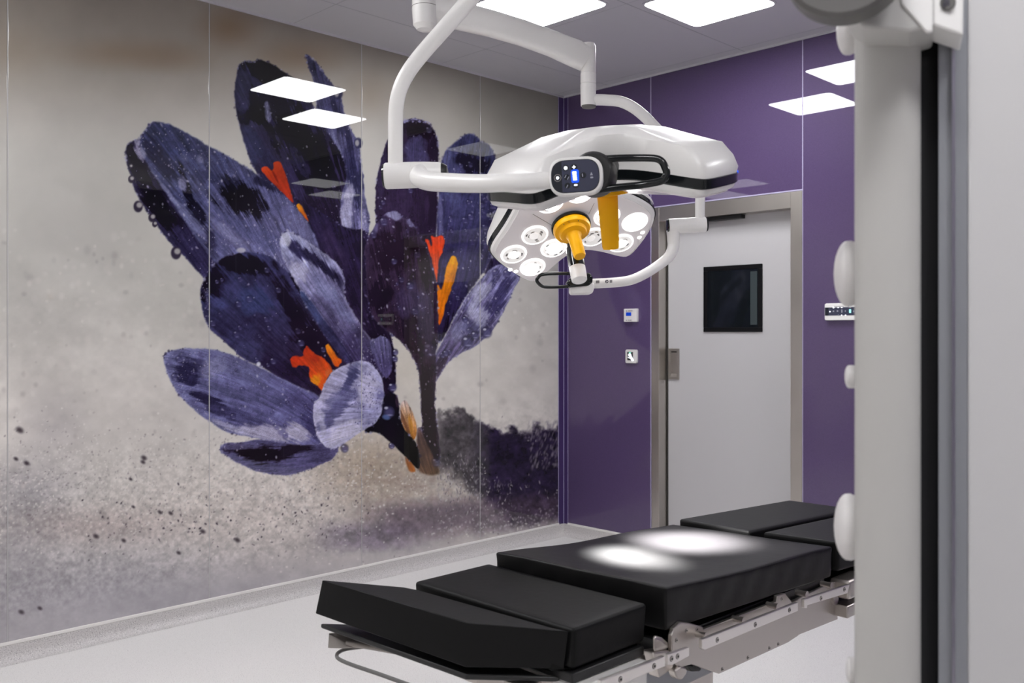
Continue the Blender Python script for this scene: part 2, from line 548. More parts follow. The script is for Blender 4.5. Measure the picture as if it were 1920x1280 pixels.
def paint_mural(Yw, Zw):
    X, Y = to_image_px(Yw, Zw)  # outlines and blobs below are given in image pixels
    p = Paint(X, Y)
    # --- out-of-focus background
    n1 = fbm(X / 210, Y / 210, 5, 3)[..., None]
    n2 = fbm(X / 60, Y / 60, 9, 4)
    v = np.clip(Y / 1200, 0, 1)[..., None]
    top = lin((152, 143, 133)); mid = lin((202, 199, 192)); low = lin((224, 218, 212)); bot = lin((192, 187, 191))
    col = top + (mid - top) * sstep(0.03, 0.26, v)
    col = col + (low - col) * sstep(0.4, 0.66, v)
    col = col + (bot - col) * sstep(0.78, 0.94, v)
    rightdark = sstep(640, 1000, X)[..., None] * (1 - sstep(0.18, 0.42, v))
    col = col + (lin((138, 134, 126)) - col) * rightdark * 0.75
    col = col * (1 + 0.16 * (n1 - 0.5)) * (1 + 0.07 * (n2 - 0.5))[..., None]
    p.c[:] = col
    for (x, y, rx, ry, a) in [(430, 52, 50, 34, .6), (235, 100, 110, 26, .38), (560, 105, 75, 30, .45), (30, 95, 60, 40, .15), (330, 110, 70, 24, .25), (690, 180, 40, 40, .2)]:
        p.blob(x, y, rx, ry, (132, 104, 74), a, 0, 1.3)
    for (x, y, rx, ry, c, a) in [(620, 430, 90, 200, (206, 202, 192), .5), (120, 480, 140, 200, (186, 183, 178), .5), (310, 520, 60, 90, (206, 203, 196), .4),
                                 (760, 690, 60, 60, (214, 205, 190), .6), (930, 690, 120, 110, (224, 218, 210), .6), (500, 960, 220, 90, (208, 196, 190), .7),
                                 (700, 870, 110, 70, (190, 172, 150), .8), (60, 920, 90, 60, (150, 146, 152), .55), (180, 985, 170, 34, (168, 150, 148), .5),
                                 (100, 800, 60, 60, (172, 166, 170), .4), (30, 1020, 70, 120, (150, 145, 150), .5), (260, 1120, 240, 70, (168, 164, 171), .5)]:
        p.blob(x, y, rx, ry, c, a, 0, 1.4)
    blot = fbm(X / 24, Y / 20, 61, 4) - 0.5
    p.c *= (1 + sstep(380, 640, Y) * 0.11 * blot)[..., None]
    rnd = random.Random(4)
    for _ in range(900):   # bokeh of frost grains
        x = rnd.uniform(0, 1050); y = rnd.uniform(430, 1000)
        r = rnd.uniform(2, 7)
        p.blob(x, y, r, r * rnd.uniform(.8, 1.4), rnd.choice([(236, 231, 224), (222, 217, 212), (160, 152, 150), (226, 218, 212)]), rnd.uniform(.12, .42), 0, 0.9)
    # --- frosty ground grain
    g = sstep(760, 930, Y + 0.10 * (X - 500)) * (1 - 0.85 * sstep(1010, 1090, Y + 0.2 * (X - 500)))
    f1 = fbm(X / 5.5, Y / 5.5, 21, 3) - 0.5
    f2 = fbm(X / 14, Y / 12, 22, 3) - 0.5
    p.c *= (1 + g * (0.30 * f1 + 0.20 * f2))[..., None]
    brown = (sstep(560, 760, X) * sstep(820, 900, Y) * (1 - sstep(960, 1040, Y)) * (1 - sstep(860, 960, X)))
    k = np.clip(brown * (0.55 + 1.3 * f2), 0, 1) * 0.6
    p.c += (lin((142, 122, 112)) - p.c) * k[..., None]
    # --- shaded hollow in the frost, lower right
    jag = 20 * (fbm(X / 16, Y / 16, 31, 4) - 0.5) * 2
    topline = np.interp(X, [780, 822, 868, 895, 930, 985, 1010, 1047, 1080], [900, 768, 764, 786, 800, 806, 796, 792, 790]) + jag
    botline = np.interp(X, [780, 840, 905, 960, 1010, 1047, 1080], [900, 880, 935, 985, 975, 965, 960]) + jag * 0.8
    k = sstep(-4, 14, Y - topline) * sstep(-16, 16, botline - Y) * sstep(800, 835, X)
    dcol = lin((62, 56, 62)) + (lin((26, 18, 42)) - lin((62, 56, 62))) * sstep(870, 930, X)[..., None]
    p.c += (dcol * (1 + 1.1 * f2 + 0.9 * f1)[..., None] - p.c) * (k * 0.93)[..., None]
    # purple-brown shade under it and the drifting shadow to the left
    k = sstep(640, 760, X) * sstep(930, 965, Y + 0.06 * (X - 700)) * (1 - sstep(985, 1028, Y + 0.10 * (X - 800) + jag * 0.5))
    p.c += (lin((92, 76, 92)) * (1 + 0.7 * f2 + 0.5 * f1)[..., None] - p.c) * (k * 0.72)[..., None]
    k = sstep(560, 650, X) * (1 - sstep(700, 860, X)) * sstep(965, 1000, Y) * (1 - sstep(1015, 1045, Y + jag * .4))
    p.c += (lin((112, 100, 122)) * (1 + 0.8 * f2 + 0.5 * f1)[..., None] - p.c) * (k * 0.55)[..., None]
    # bright frost grains
    rnd = random.Random(11)
    for _ in range(3600):
        x = rnd.uniform(0, 1050); y = rnd.gauss(915 + 0.03 * (x - 500), 62)
        if y > 1100 or y < 760:
            continue
        if x > 800 and 760 < y < 975 and rnd.random() < 0.93:
            continue
        if x > 640 and y > 930 and rnd.random() < 0.6:
            continue
        if rnd.random() < 0.66:
            p.blob(x, y, rnd.uniform(.8, 2.6), rnd.uniform(.8, 2.4), (240, 235, 230), rnd.uniform(.25, .85), 0, .8)
        else:
            p.blob(x, y, rnd.uniform(.8, 2.8), rnd.uniform(.8, 2.0), (96, 82, 90), rnd.uniform(.12, .5), rnd.uniform(0, 3), .8)
    for _ in range(130):   # dark crumbs
        x = rnd.uniform(150, 700); y = rnd.gauss(985 - 0.04 * (x - 300), 30)
        p.blob(x, y, rnd.uniform(1, 3.2), rnd.uniform(.8, 2.2), (58, 48, 60), rnd.uniform(.4, .95), rnd.uniform(0, 3), .7)
    for x, y, r in [(37, 806, 8), (270, 858, 6), (268, 866, 5), (40, 1147, 6), (245, 898, 4), (250, 950, 4), (300, 960, 5), (320, 962, 5), (380, 996, 6), (445, 1012, 6), (180, 1005, 6), (232, 1013, 5), (335, 1036, 5), (50, 868, 6), (30, 860, 5), (75, 1140, 5)]:
        p.blob(x, y, r, r * .7, (52, 42, 50), .85, .5, .9)
    for _ in range(1100):   # sparkling crystals by the hollow
        x = rnd.uniform(820, 1045); y = rnd.gauss(905, 38) if x < 960 else rnd.gauss(880 + rnd.uniform(-40, 60), 40)
        if y < 850 and x < 990:
            continue
        if x > 965 and rnd.random() < 0.8 or (x > 910 and y < 900):
            continue
        p.blob(x, y, rnd.uniform(.6, 1.5), rnd.uniform(1.0, 4), rnd.choice([(212, 208, 206), (168, 160, 170), (120, 112, 122), (90, 84, 96)]), rnd.uniform(.25, .75), rnd.uniform(-.6, .6), .7)
    for _ in range(150):
        x = rnd.uniform(990, 1050); y = rnd.uniform(790, 880)
        p.blob(x, y, rnd.uniform(1, 2.6), rnd.uniform(2, 7), (150, 142, 152), rnd.uniform(.2, .6), .3, .8)
    for _ in range(200):
        x = rnd.uniform(820, 1050); y = 992 - .10 * (x - 820) + rnd.gauss(0, 12)
        p.blob(x, y, rnd.uniform(1, 2.6), rnd.uniform(1, 2.6), (196, 188, 194), rnd.uniform(.2, .7), .3, .8)
    # --- colours of the flower
    DK = (22, 14, 32); BLK = (12, 8, 22); NV = (44, 44, 84); BL = (70, 72, 124); LB = (124, 126, 178); PL = (166, 162, 200); PU = (60, 44, 92); DP = (34, 22, 48)
    # tall back petal, with the narrow one beside it
    p.petal([(572, 99), (587, 110), (603, 129), (616, 151), (634, 169), (641, 185), (647, 216), (659, 247), (672, 262), (676, 280), (675, 294), (681, 319), (684, 372), (694, 407), (690, 440), (690, 520), (640, 520), (600, 340), (590, 250), (594, 169), (584, 141), (575, 116)],
            (665, 520), (575, 100), (112, 106, 160), (50, 50, 90), .45, .2, edge=LB, edge_w=3, edge_a=.5,
            dark=[(668, 350, 14, 70, -8, NV, .9), (640, 230, 12, 60, -22, (40, 38, 78), .7), (655, 300, 12, 40, 0, (44, 42, 84), .6)],
            light=[(650, 400, 12, 60, 8, PL, .75), (634, 290, 6, 60, -14, LB, .7), (680, 420, 8, 50, 0, (146, 142, 190), .6)], seed=3, drops=60, rough=2.2)
    p.petal([(447, 122), (456, 116), (466, 113), (475, 117), (484, 110), (509, 119), (534, 135), (556, 151), (590, 200), (612, 247), (631, 272), (647, 304), (650, 335), (641, 360), (637, 388), (641, 435), (650, 520), (606, 500), (560, 440), (520, 380), (487, 332), (472, 310), (456, 263), (444, 216), (439, 185), (441, 154)],
            (640, 520), (460, 120), (50, 34, 70), (44, 44, 82), .35, .14,
            dark=[(520, 140, 70, 26, 20, BLK, .8), (480, 215, 34, 22, 0, BLK, .85), (560, 250, 60, 46, 50, (16, 10, 24), .85), (600, 320, 46, 44, 40, (16, 10, 26), .8), (510, 190, 50, 20, 10, (20, 14, 34), .7), (590, 400, 50, 40, 0, (40, 26, 56), .8)],
            light=[(470, 270, 26, 40, -20, (52, 56, 104), .8), (457, 175, 12, 50, 0, (58, 60, 100), .6), (560, 300, 12, 40, -30, (62, 58, 104), .5), (500, 290, 14, 30, -30, (50, 52, 100), .5)], seed=4, drops=90, feather=1.9)
    p.petal([(496, 190), (503, 190), (509, 220), (505, 232), (498, 222)], (503, 232), (497, 190), (92, 92, 130), (120, 120, 160), .4, .3, seed=40, feather=2.5)
    # body between the petals
    p.petal([(480, 330), (606, 400), (652, 430), (690, 430), (700, 480), (700, 560), (740, 640), (744, 735), (700, 790), (560, 740), (440, 600), (400, 500)], (700, 760), (500, 400), (40, 24, 50), (46, 36, 74), .4, .15,
            light=[(625, 470, 20, 50, -30, (70, 52, 96), .5)], seed=6, drops=50, dropc=(150, 140, 180))
    # left pair: dark outer petal and blue folded petal
    p.petal([(234, 283), (238, 270), (250, 264), (267, 258), (284, 262), (330, 330), (390, 420), (420, 480), (400, 505), (383, 522), (378, 516), (345, 480), (320, 458), (295, 424), (273, 392), (254, 361), (239, 311)],
            (400, 515), (245, 270), (56, 50, 96), (40, 32, 62), .35, .18, edge=(86, 84, 130), edge_w=2.2, edge_a=.5,
            dark=[(300, 390, 60, 22, 50, (26, 14, 34), .85), (262, 320, 40, 16, 60, (28, 18, 42), .8)],
            light=[(262, 280, 8, 22, -20, PL, .7), (350, 450, 40, 10, 50, (60, 54, 100), .6)], seed=7, drops=80, rough=2.6, feather=1.8)
    p.petal([(262, 258), (284, 228), (307, 228), (345, 246), (392, 274), (439, 299), (479, 324), (510, 345), (548, 380), (579, 417), (606, 475), (560, 520), (470, 500), (410, 500), (385, 470), (330, 390), (290, 330), (262, 285)],
            (500, 520), (290, 240), (104, 102, 152), (52, 58, 104), .34, .17, edge=(78, 84, 132), edge_w=3, edge_a=.35,
            dark=[(300, 300, 20, 50, -40, (34, 34, 70), .75), (455, 378, 52, 30, 30, (14, 10, 22), .95), (430, 345, 24, 18, 20, (26, 24, 50), .7), (348, 352, 9, 46, -15, (20, 16, 40), .85), (500, 345, 28, 10, 30, (26, 24, 50), .7), (385, 330, 26, 14, 10, (48, 50, 96), .7), (372, 400, 30, 14, 60, (24, 20, 44), .8), (395, 450, 12, 30, -20, (30, 26, 54), .6)],
            light=[(262, 283, 9, 24, -25, PL, .7), (300, 345, 6, 60, -38, (132, 132, 184), .75), (352, 408, 10, 60, -45, LB, .6), (342, 345, 9, 16, 0, (140, 140, 190), .75), (430, 440, 50, 12, 40, (136, 134, 184), .55), (480, 440, 60, 22, 30, (84, 88, 142), .6), (345, 296, 12, 8, 30, LB, .4), (375, 300, 9, 10, 0, (130, 130, 178), .6), (560, 425, 14, 40, -35, (110, 108, 160), .6)], seed=8, drops=190, feather=2.2, rough=2)
    # slim stamen of that bloom
    p.petal([(487, 316), (500, 310), (509, 322), (514, 316), (511, 305), (518, 302), (525, 302), (537, 332), (547, 366), (552, 384), (525, 357), (503, 335)], (551, 384), (505, 308), (176, 44, 12), (208, 66, 20), .12, .3, dark=[(516, 330, 3, 16, -25, (120, 24, 8), .7)], seed=9, sat=1, beads=0, rip=.5, vein_a=.3, mott=.3)
    p.petal([(553, 385), (562, 380), (572, 397), (581, 419), (569, 405)], (580, 418), (556, 382), (214, 74, 8), (238, 160, 20), .1, .3, seed=10, sat=1, beads=0, rip=.5, vein_a=.3, mott=.2)
    for x, y, r in [(259, 387, 9), (285, 408, 7), (330, 474, 10), (246, 336, 6), (245, 312, 4), (290, 420, 5)]:
        p.blob(x, y, r, r * 1.25, (44, 36, 56), .95, 0, .25)
        p.blob(x + r * .25, y - r * .3, r * .62, r * .6, (186, 182, 180), .9, .3, .5)
    for x, y, r in [(634, 175, 9), (672, 268, 8)]:
        p.blob(x, y, r, r * 1.3, (40, 40, 74), .9, 0, .3)
        p.blob(x - r * .3, y, r * .5, r * .8, (186, 182, 182), .85, 0, .5)
    # pale slender petal leaning to the front
    p.petal([(523, 456), (528, 438), (540, 433), (552, 437), (572, 450), (606, 472), (631, 491), (647, 516), (644, 550), (656, 575), (678, 612), (706, 650), (730, 700), (700, 720), (650, 680), (628, 647), (597, 603), (572, 562), (550, 522), (531, 487)],
            (700, 700), (535, 440), (60, 46, 92), (140, 142, 190), .30, .2, edge=(190, 188, 215), edge_w=3, edge_a=.5,
            dark=[(556, 468, 10, 30, -40, (44, 38, 84), .85), (600, 495, 46, 9, 42, (34, 28, 62), .85), (640, 530, 10, 30, -20, (38, 30, 66), .7), (665, 650, 40, 18, 55, (62, 50, 96), .6)],
            light=[(560, 512, 22, 22, 30, (176, 172, 208), .7), (620, 560, 60, 16, 50, (120, 124, 180), .5), (535, 450, 10, 14, 0, (190, 190, 216), .8)], seed=12, drops=70, rough=2)
    p.petal([(560, 540), (575, 552), (600, 590), (640, 640), (672, 690), (655, 690), (612, 640), (585, 600), (566, 566)], (670, 690), (562, 545), (50, 36, 74), (70, 84, 140), .25, .2, seed=13)
    # big dark rounded petal
    p.petal([(375, 556), (378, 531), (397, 497), (425, 478), (466, 471), (503, 478), (534, 500), (559, 547), (581, 587), (612, 634), (650, 680), (669, 700), (640, 740), (603, 745), (550, 722), (519, 706), (487, 684), (456, 675), (425, 644), (394, 619), (381, 594)],
            (640, 730), (430, 490), (52, 32, 62), (58, 62, 112), .24, .13, edge=(88, 90, 140), edge_w=3, edge_a=.3,
            dark=[(450, 492, 66, 20, 8, (22, 12, 26), .92), (398, 530, 26, 36, 30, (24, 12, 32), .85), (545, 570, 18, 80, -28, (30, 16, 36), .85), (590, 650, 40, 60, -35, (40, 22, 46), .85), (520, 690, 60, 20, 25, (44, 30, 66), .6)],
            light=[(475, 565, 40, 26, 20, (60, 72, 130), .7), (465, 655, 30, 20, 30, (70, 72, 124), .6), (430, 545, 22, 20, 0, (62, 60, 110), .5)], seed=14, drops=40, ring=34, feather=1.8, rough=2)
    p.blob(452, 469, 9, 5, (205, 202, 214), .8, 0, .4)
    p.blob(485, 682, 4, 4, (235, 235, 250), .9, 0, .5)
    # orange stigma
    p.petal([(544, 675), (550, 667), (569, 669), (571, 655), (574, 645), (587, 662), (606, 670), (628, 694), (616, 705), (606, 733), (597, 724), (584, 716), (577, 702), (582, 690), (566, 684), (550, 689)], (606, 726), (550, 675), (232, 92, 22), (202, 54, 14), .22, .22, dark=[(590, 672, 10, 6, 30, (170, 34, 8), .5)], light=[(592, 715, 12, 14, 30, (244, 150, 18), .9), (616, 700, 8, 8, 0, (226, 120, 60), .6)], seed=15, sat=1, beads=0, rip=.5, vein_a=.3, rough=3.4, smooth=1, mott=.4)
    p.petal([(609, 648), (616, 645), (631, 669), (642, 676), (632, 691), (617, 668)], (636, 685), (612, 648), (226, 84, 10), (240, 140, 16), .15, .25, seed=16, sat=1, beads=0, rip=.5, vein_a=.3, rough=2.2, smooth=1, mott=.2)
    # small side petal and left stalk
    p.petal([(690, 640), (716, 628), (733, 640), (736, 690), (727, 712), (714, 700), (700, 670)], (724, 712), (712, 630), (72, 60, 112), (108, 104, 156), .4, .22, seed=17, drops=16, rough=2)
    p.petal([(716, 740), (744, 735), (750, 764), (748, 790), (781, 829), (786, 882), (766, 862), (740, 836), (709, 808), (681, 812), (692, 790)], (780, 880), (715, 770), (34, 16, 24), (28, 16, 36), .2, .2, light=[(745, 752, 5, 18, 0, (88, 62, 84), .6)], seed=18)
    for x, y, r in [(735, 725, 9), (728, 770, 13), (741, 660, 6), (740, 672, 6), (736, 627, 4), (734, 835, 6), (788, 806, 5)]:
        p.drop(x, y, r, .85)
    p.blob(724, 782, 8, 5, (96, 120, 176), .8, .3, .5)
    # lower-left petals
    p.petal([(410, 843), (421, 829), (453, 831), (480, 821), (544, 829), (603, 826), (640, 838), (622, 862), (603, 870), (566, 886), (535, 892), (489, 886), (453, 872), (426, 856)],
            (640, 845), (412, 845), (84, 76, 126), (90, 86, 138), .28, .2, edge=(120, 112, 160), edge_w=2.5, edge_a=.5, dark=[(490, 850, 60, 16, 8, (34, 18, 32), .95), (540, 846, 50, 12, -18, (36, 22, 40), .85)], light=[(450, 836, 40, 6, 0, (104, 100, 152), .7)], seed=19, drops=24, rough=2.2)
    p.petal([(305, 672), (312, 659), (347, 652), (394, 654), (431, 662), (472, 681), (519, 704), (559, 725), (604, 743), (620, 790), (606, 834), (560, 834), (530, 830), (476, 820), (430, 813), (394, 791), (362, 768), (331, 736), (315, 706)],
            (620, 800), (315, 675), (86, 82, 140), (104, 104, 158), .24, .18, edge=(150, 148, 188), edge_w=2.5, edge_a=.45, bend=.25,
            dark=[(352, 700, 26, 30, 40, (44, 40, 80), .85), (395, 755, 60, 14, 32, (36, 30, 64), .8), (380, 690, 10, 40, -10, (70, 66, 112), .5), (600, 790, 40, 36, 0, (62, 56, 108), .8), (440, 780, 60, 14, 20, (74, 70, 122), .7), (570, 755, 50, 18, 25, (76, 68, 120), .6)],
            light=[(400, 690, 26, 26, 30, (134, 132, 178), .6), (500, 812, 70, 14, 8, (172, 164, 196), .85), (556, 812, 30, 18, 20, (184, 176, 206), .8), (430, 800, 40, 6, 25, (160, 156, 196), .7), (450, 690, 60, 16, 28, (112, 112, 166), .5)], seed=20, drops=80, ring=12, feather=1.8, rough=1.6)
    for x, y, r in [(528, 808, 8), (518, 800, 5), (535, 815, 6), (510, 790, 4)]:
        p.drop(x, y, r, .7, dark=(110, 104, 146), hi=(250, 250, 255))
    p.petal([(656, 679), (678, 675), (694, 679), (706, 691), (716, 708), (720, 730), (719, 750), (716, 772), (706, 791), (687, 804), (662, 819), (641, 835), (625, 842), (609, 838), (597, 822), (590, 804), (586, 779), (588, 754), (600, 745), (609, 716), (625, 694)],
            (712, 752), (610, 730), (132, 130, 180), (166, 160, 202), .24, .20, edge=(196, 192, 220), edge_w=3.5, edge_a=.6, smooth=2, vein_a=.4,
            dark=[(655, 715, 26, 12, -58, (72, 70, 124), .85), (625, 775, 46, 14, -50, (84, 82, 134), .85), (640, 750, 40, 16, -30, (92, 90, 144), .7), (660, 700, 10, 30, 12, (70, 70, 120), .6)],
            light=[(690, 730, 22, 40, 10, (178, 172, 208), .8), (650, 810, 40, 16, -28, (182, 176, 208), .9), (604, 800, 8, 36, -8, (172, 168, 204), .7)], seed=22, rough=1.8)
    rnd = random.Random(8)
    for _ in range(120):
        x = rnd.uniform(660, 716); y = rnd.uniform(690, 800)
        if (x - 655) ** 2 / 62 ** 2 + (y - 755) ** 2 / 76 ** 2 < 1:
            p.blob(x, y, rnd.uniform(.8, 2.2), rnd.uniform(.8, 1.6), (72, 66, 110), rnd.uniform(.3, .8), rnd.uniform(0, 3), .6)
    p.drop(714, 740, 8, .6, dark=(90, 86, 136)); p.drop(646, 840, 8, .7)
    # right bloom
    p.petal([(757, 226), (772, 221), (794, 225), (810, 237), (821, 259), (823, 294), (822, 356), (820, 400), (816, 470), (810, 560), (760, 560), (710, 500), (704, 440), (704, 403), (703, 356), (709, 319), (720, 278), (735, 245)],
            (780, 560), (780, 225), (52, 32, 66), (48, 34, 62), .26, .16, edge=(60, 50, 88), edge_w=3, edge_a=.5,
            dark=[(785, 245, 40, 20, 0, (32, 16, 30), .85), (810, 330, 14, 90, 0, (36, 20, 42), .6)], light=[(783, 290, 24, 34, 0, (76, 72, 122), .75), (716, 330, 8, 60, 5, (66, 56, 98), .5), (745, 380, 30, 40, 0, (62, 44, 84), .5)], seed=23, drops=60, ring=10, rough=2.4)
    for _ in range(40):
        x = rnd.uniform(757, 806); p.blob(x, 224 + (abs(x - 780) / 9) ** 1.4 + rnd.uniform(-2, 4), rnd.uniform(1, 2.4), 1.2, (150, 148, 190), rnd.uniform(.4, .9), 0, .5)
    p.petal([(826, 309), (835, 281), (854, 266), (868, 254), (884, 250), (896, 257), (903, 267), (916, 269), (926, 284), (935, 325), (937, 387), (950, 400), (945, 430), (926, 481), (901, 519), (879, 547), (854, 590), (829, 640), (818, 640), (816, 500), (820, 400)],
            (826, 640), (880, 252), (50, 36, 82), (56, 60, 106), .30, .15, edge=(78, 82, 130), edge_w=4, edge_a=.35,
            dark=[(890, 305, 36, 20, 10, (22, 18, 44), .92), (905, 275, 16, 14, 0, (36, 36, 76), .7), (850, 610, 40, 18, -60, (36, 20, 40), .9), (885, 548, 40, 16, -45, (42, 30, 64), .7), (905, 530, 20, 40, 30, (40, 28, 58), .6)],
            light=[(850, 350, 20, 50, 5, (82, 84, 136), .7), (838, 300, 8, 30, 10, (92, 94, 144), .6), (870, 400, 40, 40, 0, (72, 74, 128), .5), (826, 420, 5, 60, 0, (108, 106, 158), .6), (868, 500, 30, 60, 20, (74, 70, 122), .5)], seed=24, drops=50, ring=40, feather=1.9)
    p.petal([(915, 400), (935, 395), (960, 392), (985, 400), (990, 480), (976, 519), (966, 537), (930, 530), (905, 520), (926, 470)], (930, 540), (960, 395), (52, 40, 82), (40, 36, 72), .35, .18, light=[(928, 440, 12, 40, 5, (176, 174, 200), .85), (917, 455, 10, 10, 0, (190, 188, 205), .7)], seed=25)
    p.petal([(932, 494), (955, 500), (976, 519), (966, 537), (954, 562), (941, 590), (922, 622), (901, 643), (879, 655), (854, 668), (838, 682), (826, 700), (815, 720), (806, 700), (816, 664), (835, 629), (847, 607), (863, 576), (879, 549), (901, 522)],
            (818, 705), (950, 505), (74, 56, 100), (116, 114, 168), .55, .2, edge=(158, 156, 204), edge_w=4, edge_a=.5,
            dark=[(935, 560, 16, 60, 32, (60, 54, 108), .8), (915, 540, 30, 12, -45, (62, 60, 110), .6), (880, 610, 20, 14, 0, (64, 60, 116), .7), (826, 690, 26, 14, -60, (58, 36, 62), .9)],
            light=[(905, 545, 24, 14, -40, (178, 176, 214), .7), (896, 590, 22, 26, -30, (166, 164, 206), .8), (860, 620, 16, 30, 30, (140, 138, 188), .6)], seed=26, drops=60, ring=8, rough=2)
    for x, y, r in [(912, 622, 11), (876, 640, 12), (890, 628, 8), (872, 598, 6)]:
        p.drop(x, y, r, .75)
    # stamens of the right bloom
    p.petal([(796, 448), (804, 449), (807, 457), (809, 462), (810, 452), (807, 442), (818, 444), (829, 441), (834, 453), (830, 469), (822, 491), (820, 528), (816, 525), (810, 491), (804, 466)], (819, 525), (815, 445), (206, 82, 34), (222, 62, 24), .2, .25, seed=27, sat=1, beads=0, rip=.5, vein_a=.3, smooth=1, rough=2.2, mott=.3)
    p.petal([(857, 481), (847, 478), (840, 491), (832, 525), (827, 548), (819, 528), (820, 575), (822, 612), (830, 596), (835, 572), (842, 553), (854, 519), (858, 496)], (823, 612), (852, 482), (224, 96, 14), (240, 158, 18), .2, .25, seed=28, sat=1, beads=0, rip=.5, vein_a=.3, smooth=1, rough=2, mott=.3)
    # front dark petal of the right bloom, running into the stalk
    p.petal([(683, 466), (691, 444), (704, 419), (722, 400), (740, 394), (754, 406), (772, 412), (785, 437), (801, 466), (810, 497), (819, 528), (821, 575), (822, 640), (816, 660), (819, 704), (815, 735), (817, 772), (824, 826), (826, 868), (804, 858), (793, 826), (790, 779), (788, 735), (785, 694), (779, 679), (763, 651), (735, 626), (712, 610), (694, 590), (688, 544), (685, 497)],
            (805, 860), (735, 398), (48, 26, 34), (62, 44, 76), .24, .15, edge=(90, 80, 124), edge_w=3, edge_a=.4,
            dark=[(745, 470, 46, 46, 0, (42, 20, 40), .85), (710, 560, 30, 40, 0, (32, 16, 38), .8), (800, 790, 22, 110, 0, (46, 24, 30), .9), (795, 500, 14, 50, -10, (44, 22, 34), .7), (770, 610, 26, 40, 0, (46, 28, 52), .7)],
            light=[(735, 402, 24, 9, 8, (140, 138, 184), .85), (775, 418, 14, 9, 40, (116, 112, 160), .8), (700, 430, 14, 12, -50, (106, 98, 150), .7), (775, 565, 34, 34, 0, (72, 58, 104), .65), (800, 600, 18, 40, 0, (66, 52, 92), .5)], seed=29, drops=170, ring=12, rough=2.4)
    p.drop(806, 655, 16, .22); p.drop(769, 535, 8, .6); p.drop(700, 440, 7, .5); p.drop(719, 415, 9, .5)
    for _ in range(50):
        y = rnd.uniform(640, 860); x = np.interp(y, [640, 690, 760, 860], [757, 784, 789, 800]) if rnd.random() < .7 else np.interp(y, [640, 700, 760, 860], [825, 819, 816, 826])
        p.blob(x, y, rnd.uniform(1, 2.2), rnd.uniform(1, 3), (150, 140, 160), rnd.uniform(.3, .8), 0, .5)
    # dry sheath at the foot
    p.petal([(750, 757), (758, 749), (766, 756), (778, 782), (782, 808), (776, 829), (764, 812), (752, 800)], (776, 828), (758, 750), (182, 110, 34), (190, 170, 168), .6, .3, dark=[(758, 790, 4, 26, -20, (110, 66, 40), .7)], light=[(770, 795, 4, 24, -10, (206, 140, 44), .7)], seed=30, sat=1, beads=0, rip=.5, vein_a=.3, rough=1.6)
    p.petal([(782, 800), (790, 806), (800, 830), (818, 868), (826, 886), (812, 892), (786, 886), (780, 868)], (810, 890), (785, 806), (96, 70, 48), (112, 84, 84), .4, .2, seed=31, sat=1, beads=0, rip=.5, vein_a=.3, feather=3)
    p.petal([(760, 852), (770, 862), (781, 884), (768, 886), (760, 866)], (772, 884), (762, 855), (168, 96, 40), (150, 96, 60), .3, .3, seed=32, sat=1, beads=0, rip=.5, vein_a=.3, feather=2)
    p.petal([(748, 775), (758, 805), (781, 830), (787, 850), (787, 884), (766, 862), (742, 836)], (786, 880), (750, 790), (24, 10, 16), (30, 16, 30), .2, .2, seed=33)
    p.drop(817, 866, 9, .35)
    for _ in range(160):   # droplets on silhouettes
        x = rnd.uniform(440, 700); y = rnd.uniform(130, 760)
    # 8-bit look of a print: keep in range
    return np.clip(p.c, 0.01, 0.97)


def to_linear(c):
    return np.where(c <= 0.04045, c / 12.92, ((c + 0.055) / 1.055) ** 2.4)


# ================================================================== THE SETTING
EDGES_L = [-5.22, -4.123, -3.059, -1.991, -0.926, -0.065]   # joints of the printed panels
PB = 0.10                                                    # panels start above the cove


def structure(o):
    o['kind'] = 'structure'
    return o


